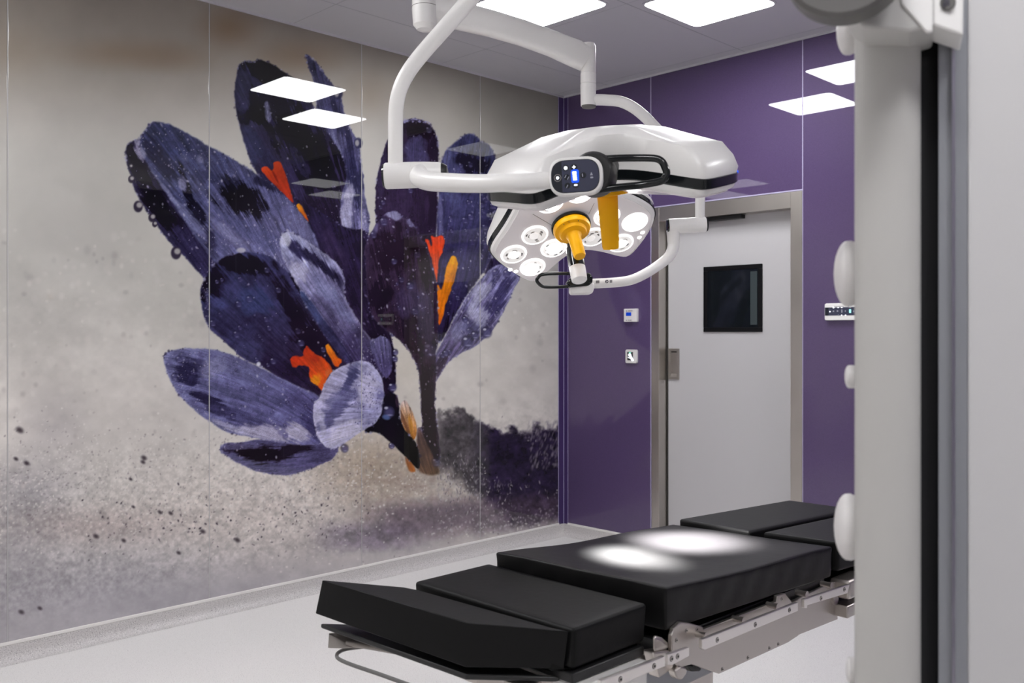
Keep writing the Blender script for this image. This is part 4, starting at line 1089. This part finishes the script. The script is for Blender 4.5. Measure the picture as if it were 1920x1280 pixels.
# node with post and black grip loop
nb = [P(1067, 541, dn), P(1112, 541, dn)]
mesh('yoke_end_block', *g_prism([p for p in frame_pts((nb[0] + nb[1]) / 2 + FWD * 0.045, RGT, UPV, rounded([(-0.044, -0.024), (0.040, -0.022), (0.048, 0.004), (0.044, 0.024), (-0.044, 0.020)], 0.014))], -FWD * 0.088), M['white'], L2, bevel=0.006)
mesh('grip_plate', *g_prism([P(1074, 516, dn - .05), P(1106, 510, dn - .05), P(1112, 520, dn - .05), P(1111, 529, dn - .05), P(1104, 536, dn - .05), P(1066, 539, dn - .05), P(1062, 528, dn - .05)], FWD * 0.10), M['black'], L2, bevel=0.008)
mesh('grip_loop', *g_tube([P(1090, 514, dn - .05), P(1060, 512.5, dn - .05), P(1020, 514, dn - .05), P(1009, 520, dn - .05), P(1007, 527, dn - .05), P(1016, 536, dn - .05), P(1030, 538, dn - .05), P(1066, 537, dn - .05)], 0.0065, 14, 8), M['black'], L2)
q0, q1, q2 = P(1076, 466, dn - .03), P(1082, 501, dn - .06), P(1086.5, 525, dn - .085)
mesh('post_sleeve', *g_tube([q0, (q0 + q1) / 2, q1], 0.0315, 28, 4), M['black'], L2)
mesh('post', *g_tube([q1, (q1 + q2) / 2, q2, q2 + (q2 - q1) * 0.15], [0.031, 0.0305, 0.029, 0.016], 28, 4), M['white'], L2)
back = C2 + ez2 * 0.03
mesh('post_bracket', *g_tube([q0 + FWD * .01, q0 * 0.5 + back * 0.5 + FWD * 0.02, back], 0.026, 20, 4), M['blackm'], L2)

# ---- lamp 1, nearer
D1 = 2.42
S1 = S2 * 0.98
C1 = P(1137, 337, D1 + 0.03)
n1 = (RGT * 0.085 + FWD * 0.19 - UPV * 0.98).normalized()
f1 = (RGT - n1 * RGT.dot(n1)).normalized()
f2 = f1.cross(n1).normalized()
if f2.dot(FWD) < 0:
    f2 = -f2
L1 = thing('surgical_lamp', 'nearer surgical lamp, white domed housing seen from the side above the operating table with keypad', 'surgical lamp', C1, 'ceiling-hung surgical lamps')
e = lamp_head(L1, C1, f1, f2, math.radians(-26), S1, 0.86, [0.6, 0.8, 0.9, 0.7], 0.2)
ez1, o1 = e[2], e[4]
k = S1
mesh('sterile_grip', *g_lathe(o1 - ez1 * 0.014 * k, -ez1, [(0.052 * k, 0), (0.052 * k, 0.012), (0.0275, 0.016), (0.0275, 0.02), (0.0265, 0.06), (0.0230, 0.152), (0.0205, 0.158), (0.001, 0.159)], 44), M['yellow'], L1, angle=32)
# vertical tube, joint, arm
vt = [P(985, -128, D1 - .04), P(930, -62, D1 - .03), P(880, 0, D1 - .02), P(838, 48, D1 - .01), P(793, 99, D1), P(765, 136, D1), P(749, 170, D1), P(742.5, 205, D1), P(741.5, 250, D1), P(741.5, 312, D1)]
mesh('yoke_tube', *g_tube(vt, [0.0215, 0.0215, 0.0213, 0.0208, 0.0202, 0.0198, 0.0196, 0.0194], 28, 8), M['white'], L1)
top = P(1000, -146, D1 - .04)
mesh('spring_arm', *g_tube([P(985, -128, D1 - .04) - UPV * 0.02, P(992, -150, D1 - .03) + UPV * 0.06, (P(992, -150, D1) + Vector((HUB.x, HUB.y, 3.2))) / 2, Vector((HUB.x, HUB.y, 3.2)) + (P(992, -150, D1) - Vector((HUB.x, HUB.y, 3.2))).normalized() * 0.095], 0.033, 20, 8), M['white'], L1)
jA, jB = P(721, 330, D1), P(828, 326, D1)
ax = (jB - jA).normalized(); Lj = (jB - jA).length
mesh('yoke_joint', *g_lathe(jA, ax, [(0.031, 0), (0.0345, 0.004), (0.0345, Lj * 0.48), (0.0338, Lj * .482), (0.0338, Lj * .487), (0.0345, Lj * 0.489), (0.0335, Lj * 0.7), (0.031, Lj * 0.96), (0.029, Lj)], 40), M['white'], L1, angle=30)
mesh('joint_cap', *g_lathe(jA + ax * 0.0008, -ax, [(0.0325, 0), (0.030, 0.005), (0.001, 0.007)], 36), M['black'], L1)
mesh('joint_cap', *g_lathe(jB - ax * 0.002, ax, [(0.0285, 0), (0.0285, 0.006), (0.022, 0.017), (0.001, 0.021)], 36), M['blackm'], L1)
Dp = 2.05
ar = [P(788, 322, D1 - .01), P(786, 333, D1 - .07), P(806, 340, D1 - .14), P(845, 342.5, D1 - .215), P(900, 344, D1 - .29), P(960, 342, D1 - .34), P(1000, 339.5, D1 - .335), P(1044, 336.5, Dp + .055)]
mesh('yoke_arm', *g_tube(ar, [0.022, 0.0240, 0.0238, 0.0228, 0.0215, 0.0205, 0.0200, 0.0196], 30, 8), M['white'], L1)
# control panel
pc = P(1078.5, 330, Dp)
pn = (-FWD * 0.97 - RGT * 0.20 - UPV * 0.06).normalized()
px_ = (RGT - pn * RGT.dot(pn)).normalized()
px_ = (px_ + UPV * 0.045).normalized(); px_ = (px_ - pn * px_.dot(pn)).normalized()
py_ = px_.cross(pn)
py_ = py_ if py_.z > 0 else -py_
def pan(u, v, d=0.0):
    return pc + px_ * u + py_ * v + pn * d
def pring(w, h, d, r):
    return [pan(p[0], p[1], d) for p in rrect(w, h, r, 10)]
mesh('control_panel', *g_loft([pring(0.092, 0.069, -0.055, .029), pring(0.117, 0.083, -0.045, .037), pring(0.122, 0.0865, -0.02, .038), pring(0.121, 0.0855, -0.004, .038), pring(0.114, 0.080, 0.0, .037)]), M['white'], L1, angle=50)
cp_ = [o for o in C.objects if o.name.startswith('control_panel')][-1]
scr = mesh('screen', *g_prism([pan(p[0], p[1], -0.001) for p in rrect(0.106, 0.070, 0.032, 10)], pn * 0.0016), M['screen'], cp_, smooth=False)
mesh('screen_bezel', *g_prism([pan(p[0], p[1], -0.0012) for p in rrect(0.109, 0.073, 0.033, 10)], pn * 0.0014), M['screen_dark'], scr, smooth=False)
left = [p for p in rrect(0.106, 0.070, 0.032, 10) if p[0] < -0.029] + []
left = sorted(left, key=lambda q: math.atan2(q[1], q[0] + 0.031) % (2 * math.pi))
mesh('dark_band', *g_prism([pan(-0.030, 0.0362, 0.0007)] + [pan(p[0], p[1], 0.0007) for p in left] + [pan(-0.030, -0.0362, 0.0007)], pn * 0.0003), M['screen_dark'], scr, smooth=False)
def icon(u, v, pts, m_, d=0.0012):
    mesh('icon', *g_prism([pan(u + a, v + b, d) for a, b in pts], pn * 0.0004), M[m_], scr, smooth=False)
def circ(r, n=18):
    return [(r * math.cos(2 * math.pi * i / n), r * math.sin(2 * math.pi * i / n)) for i in range(n)]
def star(r, n=8, q=.55):
    return [((r if i % 2 == 0 else r * q) * math.cos(math.pi * i / n), (r if i % 2 == 0 else r * q) * math.sin(math.pi * i / n)) for i in range(2 * n)]
ps = 0.1087 / 1130   # metres per unit of the traced keypad
def kp_(X, Y):
    return (X - 675) * ps, (712 - Y) * ps - (X - 675) * ps * 0.03
for X, Y, r, m_ in [(462, 520, .0050, 'icon'), (655, 505, .0047, 'icon')]:
    u, v = kp_(X, Y); icon(u, v, circ(.0072), 'screen_dark', .0008); icon(u, v, star(r, 8 if X < 500 else 4, .62 if X < 500 else .5), m_)
u, v = kp_(263, 742); icon(u, v, circ(.0084, 28), 'seam', .0011); icon(u, v, circ(.0068, 28), 'screen_dark', .0014); icon(u, v, circ(.0036), 'icon', .0018)
for X, Y in [(476, 730), (490, 925), (865, 700)]:
    u, v = kp_(X, Y); icon(u, v, circ(.0066), 'screen_dark', .0009)
for X, Y, a in [(450, 715, 60), (512, 755, 60), (480, 945, 65), (848, 700, 95)]:
    u, v = kp_(X, Y); ca, sa = math.cos(math.radians(a)), math.sin(math.radians(a))
    icon(u, v, [(ca * p - sa * q, sa * p + ca * q) for p, q in [(-.0036, -.0007), (.0036, -.0007), (.0036, .0008), (-.0036, .0008)]], 'icon_dim', .0016)
u, v = kp_(672, 715); icon(u, v, rrect(.018, .030, .006), 'icon_blue', .0009)
for j in range(5):
    u, v = kp_(660 + j * 2.5, 628 + j * 42); icon(u, v, rrect(.0095, .0033 if j else .0042, .0014), 'icon', .0016)
u, v = kp_(682, 920); icon(u, v, circ(.0068), 'screen_dark', .0009); icon(u, v, rrect(.0078, .0042, .0019), 'icon', .0016)
u, v = kp_(1055, 680); icon(u, v, [(-.0032, -.0026), (.0032, -.0026), (.0, .0046)], 'icon_dim'); u, v = kp_(1060, 758); icon(u, v, rrect(.0062, .0036, .001), 'icon_dim')
# grip loop to the right of the panel, black hub behind it
Dl = 2.09
hub0 = P(1104, 318, Dp + .085)
mesh('panel_pivot', *g_lathe(P(1109, 322, Dp + .03), (FWD * .93 + RGT * .25), [(0.042, 0), (0.049, 0.012), (0.052, 0.05), (0.046, 0.085), (0.03, 0.12), (0.012, 0.16)], 36), M['blackm'], L1)
lp = [P(1128, 299, Dl), P(1150, 297, Dl), P(1190, 296, Dl), P(1228, 297, Dl - .005), P(1241, 303, Dl - .008), P(1247, 314, Dl - .01), P(1250, 324, Dl - .01), P(1247, 333, Dl - .01), P(1238, 340, Dl - .008), P(1200, 347, Dl), P(1160, 351, Dl), P(1124, 356, Dl)]
mesh('grip_loop', *g_tube(lp, 0.0085, 16, 6), M['black'], L1)
mesh('arm_mount', *g_tube([P(1112, 330, Dp + .10), C1 + ez1 * 0.02 - FWD * .12, C1 + ez1 * 0.03], 0.03, 20, 4), M['blackm'], L1)
mesh('indicator_light', *g_lathe(P(1381, 322, D1 + .0), RGT, [(0.006, 0), (0.004, 0.004)], 12), M['icon_blue'], L1)

# light that the lamps throw on the table
def beam(name, o, tgt, power, ang, size, parent):
    ld = bpy.data.lights.new(name, 'SPOT')
    ld.energy = power; ld.spot_size = math.radians(ang); ld.spot_blend = 1.0; ld.shadow_soft_size = size
    ld.color = (1.0, 0.975, 0.965)
    lo = bpy.data.objects.new(name, ld)
    link(lo, parent, o)
    lo.rotation_euler = (Vector(tgt) - Vector(o)).to_track_quat('-Z', 'Y').to_euler()
    return lo


beam('lamp_beam', C1 - ez1 * 0.20, PZ(1292, 1010, 1.045), 1800, 25, 0.05, L1)
beam('lamp_beam', C2 - ez2 * 0.20, PZ(1193, 1048, 1.045), 310, 11.5, 0.05, L2)

# ================================================================== OPERATING TABLE
TB = thing('operating_table', 'operating table with black sectioned cushions and stainless side rails under the lamps', 'operating table', (3.53, -3.3, 0))


def cushion(name, quad, thick, nx, ny, m_, sag=None, bev=0.009, wr=0.0, seed=1, botshrink=0.012, parent=None):
    """quad: four top corners (front-left, front-right, back-right, back-left)"""
    a, b, c, d = [Vector(p) for p in quad]
    T = lambda u, v: (a * (1 - u) + b * u) * (1 - v) + (d * (1 - u) + c * u) * v
    cen = (a + b + c + d) / 4
    V = []; Fc = []
    nz = 5
    top = {}
    for j in range(ny + 1):
        for i in range(nx + 1):
            u, v = i / nx, j / ny
            p = T(u, v)
            if sag:
                p.z += sag(u, v)
            top[i, j] = len(V); V.append(p)
    bot = {}
    for j in range(ny + 1):
        for i in range(nx + 1):
            u, v = i / nx, j / ny
            p = T(u, v)
            z = p.z - (thick(u, v) if callable(thick) else thick)
            q = Vector((cen.x + (p.x - cen.x) * (1 - botshrink), cen.y + (p.y - cen.y) * (1 - botshrink), z))
            bot[i, j] = len(V); V.append(q)
    for j in range(ny):
        for i in range(nx):
            Fc.append((top[i, j], top[i + 1, j], top[i + 1, j + 1], top[i, j + 1]))
            Fc.append((bot[i, j], bot[i, j + 1], bot[i + 1, j + 1], bot[i + 1, j]))
    per = [(i, 0) for i in range(nx)] + [(nx, j) for j in range(ny)] + [(i, ny) for i in range(nx, 0, -1)] + [(0, j) for j in range(ny, 0, -1)]
    rows = [[top[p] for p in per]]
    for k in range(1, nz):
        t = k / nz
        row = []
        for (i, j) in per:
            p = V[top[i, j]].lerp(V[bot[i, j]], t)
            outd = Vector((p.x - cen.x, p.y - cen.y, 0)).normalized()
            s = i * 0.7 + j * 0.9 + seed
            off = wr * (math.sin(s * 1.3 + t * 4) + 0.6 * math.sin(s * 2.9 - t * 6 + seed)) * math.sin(math.pi * t)
            row.append(len(V)); V.append(p + outd * off)
        rows.append(row)
    rows.append([bot[p] for p in per])
    n = len(per)
    for k in range(nz):
        for i in range(n):
            j = (i + 1) % n
            Fc.append((rows[k][i], rows[k + 1][i], rows[k + 1][j], rows[k][j]))
    return mesh(name, V, Fc, m_, parent or TB, bevel=bev, seg=4, angle=180)


def polycushion(name, topp, botp, m_):
    return mesh(name, *g_loft([botp, topp]), m_, TB, bevel=0.012, seg=4, angle=60)


# head end piece with cut corners
tA = [PZ(604, 1087, 1.052), PZ(877, 1167.5, 1.04), PZ(1066, 1183, 1.038), Vector((3.735, -4.168, 1.036)), Vector((3.30, -4.172, 1.028)), PZ(757, 1100, 1.034)]
bA = [PZ(591, 1150, 0.968), PZ(873, 1251, 0.952), PZ(1058, 1254, 0.952), Vector((3.735, -4.172, 0.95)), Vector((3.25, -4.18, 0.955)), PZ(750, 1150, 0.965)]
polycushion('head_end_cushion', tA, bA, M['vinyl'])
# short section
cushion('short_cushion', [(3.268, -4.158, 1.040), (3.774, -4.150, 1.038), (3.774, -3.902, 1.040), (3.268, -3.910, 1.040)], 0.086, 14, 10, M['vinyl'], botshrink=0.02)
# long soft middle section
def sagC(u, v):
    edge = min(u, 1 - u) * 2
    s = -0.010 * math.sin(math.pi * min(1, v * 1.25)) ** 2 * (0.6 + 0.4 * edge)
    s += 0.003 * math.sin(u * 3.1) * (1 - v)
    s += 0.0014 * math.sin(9 * u + 5 * v) * math.sin(7 * v + 2) 
    return s
cushion('middle_cushion', [(3.284, -3.903, 1.070), (3.796, -3.864, 1.070), (3.796, -3.062, 1.031), (3.272, -3.100, 1.024)], lambda u, v: 0.098 - 0.012 * v, 34, 44, M['vinyl_soft'], sag=sagC, wr=0.0016, seed=3, bev=0.006)
# pair of leg sections
cushion('leg_cushion', [(3.284, -3.084, 1.040), (3.545, -3.090, 1.041), (3.545, -2.372, 1.012), (3.284, -2.372, 1.010)], 0.085, 10, 20, M['vinyl'])
cushion('leg_cushion', [(3.578, -3.070, 1.041), (3.802, -3.040, 1.041), (3.802, -2.372, 1.010), (3.578, -2.372, 1.012)], 0.085, 10, 20, M['vinyl'])

# black support trays below the cushions
mesh('support_tray', *g_prism([PZ(601, 1168, .945), PZ(873, 1264, .935), PZ(1050, 1268, .935), Vector((3.70, -4.178, .935)), Vector((3.28, -4.178, .940))], (0, 0, -0.012)), M['blackm'], TB, bevel=0.003)
mesh('support_tray', *g_box(3.29, 3.775, -4.155, -3.915, 0.928, 0.948), M['blackm'], TB, bevel=0.003)
mesh('support_tray', *g_box(3.30, 3.775, -3.86, -3.07, 0.905, 0.945), M['blackm'], TB, bevel=0.003)
mesh('support_tray', *g_box(3.30, 3.52, -3.05, -2.38, 0.905, 0.920), M['blackm'], TB, bevel=0.003)
mesh('support_tray', *g_box(3.59, 3.79, -3.05, -2.38, 0.905, 0.920), M['blackm'], TB, bevel=0.003)

XS = 3.805   # plane of the right side plates


def sp(X, Y, x=XS):
    return PX(1180 + X / 3.5545, 920 + Y / 3.5545, x)


main = [(285, 965), (300, 915), (345, 875), (400, 880), (490, 905), (495, 925), (983, 738), (988, 700), (1040, 683), (1085, 740), (1130, 722), (1132, 962), (1060, 1010), (940, 1065), (600, 1220), (500, 1185), (420, 1155), (385, 1165), (330, 1180), (292, 1140), (285, 1060)]
mesh('side_plate', *g_prism([sp(*p) for p in main], (-0.012, 0, 0)), M['steel_cool'], TB, smooth=False, bevel=0.002)
pl2 = [(1100, 735), (1180, 690), (1385, 598), (1390, 856), (1100, 972)]
mesh('side_plate', *g_prism([sp(*p, 3.792) for p in pl2], (-0.010, 0, 0)), M['steel_cool'], TB, smooth=False, bevel=0.002)


def rail(pts, x, th=0.010):
    return mesh('side_rail', *g_prism([sp(*p, x) for p in pts], (-th, 0, 0)), M['rail_steel'], TB, smooth=False, bevel=0.0015)


XR = 3.842
rl = rail([(486, 990), (1125, 742), (1125, 800), (505, 1060), (486, 1050)], XR)
rr_ = rail([(1168, 722), (1200, 712), (1470, 622), (1455, 682), (1188, 762), (1185, 782), (1168, 780)], XR)
rc = rail([(258, 1090), (400, 1040), (400, 1100), (290, 1160), (262, 1160)], XR)
rf_ = rail([(-190, 1265), (238, 1100), (240, 1168), (-190, 1345)], XR)


def bolt(X, Y, parent, r=0.0064, x=XR):
    c = sp(X, Y, x)
    b = mesh('bolt', *g_lathe(c - Vector((0.001, 0, 0)), (1, 0, 0), [(r, 0), (r, 0.0016)], 20), M['print_grey'], parent, smooth=False)
    mesh('bolt_head', *g_lathe(c + Vector((0.0006, 0, 0)), (1, 0, 0), [(r * 0.8, 0), (r * 0.8, 0.0012)], 20), M['steel_cool'], b, smooth=False)
    mesh('bolt_socket', *g_lathe(c + Vector((0.0018, 0, 0)), (1, 0, 0), [(r * 0.45, 0), (r * 0.45, 0.0006)], 6), M['blackm'], b, smooth=False)


for X, Y in [(586, 992), (839, 890), (1067, 793)]:
    bolt(X, Y, rl)
for X, Y in [(1277, 715), (1433, 655)]:
    bolt(X, Y, rr_)
for X, Y in [(281, 1118), (321, 1102)]:
    bolt(X, Y, rc)
bolt(165, 1167, rf_)
bolt(-60, 1255, rf_)
for X, Y in [(380, 930), (450, 920), (313, 994), (1014, 720), (790, 1110), (932, 1046), (992, 1020), (619, 1188)]:
    bolt(X, Y, TB, 0.0048, XS)
# stand-off studs between plate and rail
for X, Y in [(512, 962), (765, 858), (992, 765), (1185, 682), (1350, 622)]:
    c = sp(X, Y + 8, XR - 0.010)
    mesh('standoff', *g_lathe(c, (-1, 0, 0), [(0.009, 0), (0.0075, 0.012), (0.0075, 0.032)], 20), M['steel_cool'], TB)
# hinge block at the far end and its lower bracket
a, b = sp(1400, 572, XS), sp(1505, 750, XS)
mesh('hinge_block', *g_box(3.775, 3.835, a.y, a.y + 0.13, a.z - 0.062, a.z - 0.008), M['steel_cool'], TB, bevel=0.008)
mesh('hinge_slot', *g_box(3.833, 3.8365, a.y + 0.075, a.y + 0.09, a.z - 0.050, a.z - 0.018), M['steel_dark'], TB, smooth=False)
mesh('lower_bracket', *g_box(3.76, 3.83, a.y + 0.0, a.y + 0.35, a.z - 0.115, a.z - 0.080), M['steel_cool'], TB, bevel=0.004)
mesh('leg_frame', *g_box(3.80, 3.835, a.y + 0.12, -2.38, a.z - 0.052, a.z - 0.02), M['steel_cool'], TB, bevel=0.002)
# far side rail (left side of the table)
mesh('side_rail', *g_box(3.235, 3.245, -3.80, -3.10, 0.86, 0.89), M['steel_cool'], TB, bevel=0.0015)
mesh('side_plate', *g_box(3.268, 3.280, -3.85, -2.95, 0.76, 0.90), M['steel_cool'], TB, bevel=0.002)
for y in (-3.7, -3.45, -3.2):
    mesh('standoff', *g_lathe((3.268, y, 0.875), (-1, 0, 0), [(0.008, 0), (0.008, 0.024)], 16), M['steel_cool'], TB)
# cross members and hinge tubes under the section joints
for y, z in [(-3.885, 0.905), (-3.05, 0.88)]:
    mesh('cross_tube', *g_tube([Vector((3.26, y, z)), Vector((3.53, y, z)), Vector((3.80, y, z))], 0.016, 20, 2), M['steel_cool'], TB)
mesh('hinge_cover', *g_loft([[sp(155, 955, x), sp(215, 975, x), sp(255, 1010, x), sp(265, 1050, x), sp(160, 1080, x)] for x in (3.60, 3.80)]), M['steel_cool'], TB, bevel=0.008)
mesh('hinge_link', *g_prism([sp(160, 1075, 3.80), sp(270, 1060, 3.80), sp(300, 1180, 3.80), sp(200, 1250, 3.80)], (-0.03, 0, 0)), M['steel_cool'], TB, smooth=False, bevel=0.004)
mesh('cam_link', *g_prism([sp(p[0], p[1], 3.815) for p in rounded([(300, 1200), (350, 1170), (385, 1180), (385, 1215), (350, 1262), (320, 1255)], 18)], (-0.02, 0, 0)), M['steel_cool'], TB, bevel=0.003)
mesh('cable_guide', *g_prism([sp(p[0], p[1], 3.79) for p in [(385, 1165), (430, 1160), (485, 1185), (470, 1205), (420, 1205)]], (-0.03, 0, 0)), M['blackm'], TB, bevel=0.003)
# frames under the short and head end sections
mesh('section_frame', *merge([g_box(3.765, 3.795, -4.15, -3.93, 0.868, 0.926), g_box(3.29, 3.32, -4.15, -3.93, 0.885, 0.926), g_box(3.32, 3.765, -4.15, -4.13, 0.885, 0.926)]), M['white2'], TB, bevel=0.004)
for y in (-4.11, -4.02):
    mesh('frame_cleat', *g_box(3.794, 3.812, y, y + 0.045, 0.876, 0.892), M['white2'], TB, bevel=0.003)
mesh('end_rail', *g_prism([PZ(893, 1268, .925), PZ(1046, 1270, .925), PZ(1046, 1270, .925) + Vector((0, 0.012, 0)), PZ(893, 1268, .925) + Vector((0, 0.012, 0))], (0, 0, -0.028)), M['steel_cool'], TB, bevel=0.002)
mesh('end_frame', *g_box(3.42, 3.70, -4.22, -4.16, 0.885, 0.920), M['steel_cool'], TB, bevel=0.003)
# left bracket and the bent wire handle
mesh('corner_bracket', *g_prism([PZ(616, 1186, .925), PZ(645, 1184, .925), PZ(653, 1200, .915), PZ(651, 1214, .905), PZ(614, 1215, .905)], Vector((0.02, 0.035, -0.004))), M['bracket'], TB, bevel=0.005)
mesh('bracket_bar', *g_tube([PZ(650, 1205, .912), PZ(700, 1213, .908), PZ(760, 1224, .905)], 0.007, 12, 3), M['bracket'], TB)
w = 0.885
mesh('wire_handle', *g_tube([PZ(800, 1213, w), PZ(745, 1212, w), PZ(690, 1212, w), PZ(652, 1216, w), PZ(636, 1222, w), PZ(631.5, 1229, w), PZ(637, 1236, w), PZ(660, 1246, w), PZ(710, 1263, w), PZ(760, 1281, w), PZ(830, 1306, w), PZ(890, 1318, w)], 0.0044, 12, 6), M['fg_disc'], TB)
# pedestal
mesh('lift_column', *g_prism([Vector((3.53 + a, -3.64 + b, 0.1)) for a, b in rrect(0.22, 0.46, 0.04)], (0, 0, 0.64)), M['steel_cool'], TB, bevel=0.004)
mesh('column_shroud', *g_prism([Vector((3.53 + a, -3.62 + b, 0.735)) for a, b in rrect(0.24, 0.50, 0.05)], (0, 0, 0.12)), M['fg_grey'], TB, bevel=0.006)
mesh('cross_beam', *g_box(3.30, 3.79, -3.75, -2.95, 0.855, 0.905), M['blackm'], TB, bevel=0.004)
mesh('base_plate', *g_prism([Vector((3.54 + a, -3.3 + b, 0.035)) for a, b in rrect(0.58, 1.15, 0.08)], (0, 0, 0.09)), M['steel_cool'], TB, bevel=0.015)
for dx in (-0.22, 0.22):
    for dy in (-0.45, 0.45):
        mesh('castor', *g_lathe((3.54 + dx - 0.015, -3.3 + dy, 0.036), (1, 0, 0), [(0.034, 0), (0.036, 0.004), (0.036, 0.026), (0.034, 0.03)], 24), M['blackm'], TB)

# ================================================================== FOREGROUND EQUIPMENT (right edge, out of focus)
Df = 1.15
# directions: the column stands square to the line of sight
def fp(px, D, z):
    """plan position for a column, at height z"""
    p = P(px, CY, D)
    return Vector((p.x, p.y, z))


EC = thing('equipment_stand', 'blurred pale grey equipment stand with a black slot at the right edge', 'equipment stand', fp(1705, Df, 0))
RD = (FWD + RGT * ((1700 - 960) / FPX)).normalized()
SD = Vector((-RD.y, RD.x, 0)) * -1
if SD.dot(RGT) < 0:
    SD = -SD
nn = -RD
def colprofile(z, pts):
    return [Vector((p.x, p.y, z)) for p in pts]
# rounded front body
cc = fp(1664, Df + 0.045, 0)
prof = []
w2 = (1722 - 1601) / FPX * Df / 2 * 0.98
for a in np.linspace(0, math.pi, 15):
    prof.append(cc + SD * (-math.cos(a) * w2) + nn * (0.012 + 0.030 * math.sin(a) ** 0.8))
prof += [cc + SD * w2 - nn * 0.06, cc - SD * w2 - nn * 0.06]
zt, zb = 2.62, 0.0
mesh('column_body', *g_loft([colprofile(zb + 0.02, prof), colprofile(zt, prof)]), M['fg_white'], EC, angle=50)
def strip(x0, x1, D0, depth, m_, name):
    a = P(x0, CY, D0); b = P(x1, CY, D0)
    pts = [a, b, b - nn * depth, a - nn * depth]
    return mesh(name, *g_loft([colprofile(zb + 0.02, pts), colprofile(zt, pts)]), m_, EC, smooth=False)
strip(1718, 1762, Df + 0.045, 0.05, M['blackm'], 'black_slot')
strip(1760, 1786, Df + 0.025, 0.07, M['fg_grey'], 'aluminium_profile')
strip(1785, 1791, Df + 0.018, 0.07, M['alu'], 'profile_rib')
strip(1790, 1814, Df + 0.032, 0.07, M['fg_grey'], 'aluminium_profile')
mesh('column_foot', *g_prism([fp(1690, Df + .05, 0) + SD * a + nn * b for a, b in rrect(0.13, 0.15, 0.03)], (0, 0, 0.03)), M['fg_grey'], EC, bevel=0.004)
# clamp block at the top
def blk(name, pts, D, depth, m_, bev=0.003):
    return mesh(name, *g_prism([P(x, y, D) for x, y in pts], RD * depth), m_, EC, smooth=False, bevel=bev)
cb = blk('clamp_block', [(1566, -130), (1752, -130), (1752, 46), (1705, 60), (1618, 50), (1590, 22), (1566, -20)], Df - 0.055, 0.10, M['fg_white'], 0.004)
cf = blk('clamp_face', [(1686, -130), (1750, -130), (1749, 58), (1738, 60), (1690, 6)], Df - 0.058, 0.01, M['white'], 0.002)
cr = blk('clamp_cheek', [(1750, -130), (1808, -130), (1806, 66), (1749, 46)], Df - 0.050, 0.07, M['white'], 0.003)
sc = P(1776, 6, Df - 0.050)
b = mesh('screw', *g_lathe(sc + nn * 0.0005, nn, [(0.0095, 0), (0.0085, 0.003)], 20), M['fg_disc'], cr)
mesh('screw_slot', *merge([g_prism(frame_pts(sc + nn * 0.004, (RGT + UPV).normalized(), (UPV - RGT).normalized(), rrect(0.014, 0.004, 0.0005)), nn * 0.0004), g_prism(frame_pts(sc + nn * 0.004, (UPV - RGT).normalized(), (RGT + UPV).normalized(), rrect(0.014, 0.004, 0.0005)), nn * 0.0005)]), M['print'], b, smooth=False)
dc = P(1588, -62, Df - 0.060)
b = mesh('pivot_disc', *g_lathe(dc, nn, [(0.070, 0), (0.071, 0.004), (0.071, 0.035), (0.066, 0.040), (0.001, 0.041)], 48), M['fg_disc'], EC, angle=30)
mesh('pivot_screw', *g_lathe(P(1633, 2, Df - 0.101), nn, [(0.009, 0), (0.007, 0.003)], 16), M['blackm'], b)
# knobs on the far side of the column
def knob(py, D, px, r, th, name='knob', m_='white2'):
    c = P(px, py, D)
    axis = (-RGT * 0.93 + FWD * 0.30).normalized()
    return mesh(name, *g_lathe(c, axis, [(r * 0.55, -0.05), (r * 0.55, -0.014), (r * 0.93, -0.012), (r, -0.004)] + [(max(0.001, r * math.sqrt(max(0, 1 - q * q))), th * q) for q in (0.15, 0.35, 0.55, 0.72, 0.86, 0.95, 1.0)], 40), M[m_], EC)
knob(56, Df + .12, 1588, 0.034, 0.014)
knob(513, Df + .12, 1589, 0.0455, 0.018)
knob(987, Df + .12, 1589, 0.0455, 0.018)
knob(706, Df + .12, 1592, 0.016, 0.006, 'latch')
knob(1256, Df + .12, 1594, 0.018, 0.006, 'latch')

# tall grey cabinet side filling the right margin
cab0 = P(1814, CY, Df + 0.034)
ca = Vector((cab0.x, cab0.y, 0))
dirn = (RGT * 0.995 - FWD * 0.10).normalized()
RC = (FWD + RGT * 0.52).normalized()
pts = [ca, ca + dirn * 0.62, ca + dirn * 0.62 + RC * 0.5, ca + RC * 0.5]
CBT = thing('equipment_cabinet', 'plain light grey cabinet side filling the right margin beside the column', 'cabinet', ca)
mesh('cabinet_body', *g_loft([[p + UPV * 0.02 for p in pts], [p + UPV * 2.62 for p in pts]]), M['fg_panel'], CBT, smooth=False, bevel=0.004)
mesh('cabinet_plinth', *g_loft([[ca + dirn * .02 + RC * .02, ca + dirn * 0.60 + RC * .02, ca + dirn * 0.60 + RC * 0.48, ca + dirn * .02 + RC * 0.48], [ca + dirn * .02 + RC * .02 + UPV * .025, ca + dirn * 0.60 + RC * .02 + UPV * .025, ca + dirn * 0.60 + RC * 0.48 + UPV * .025, ca + dirn * .02 + RC * 0.48 + UPV * .025]]), M['blackm'], CBT, smooth=False)
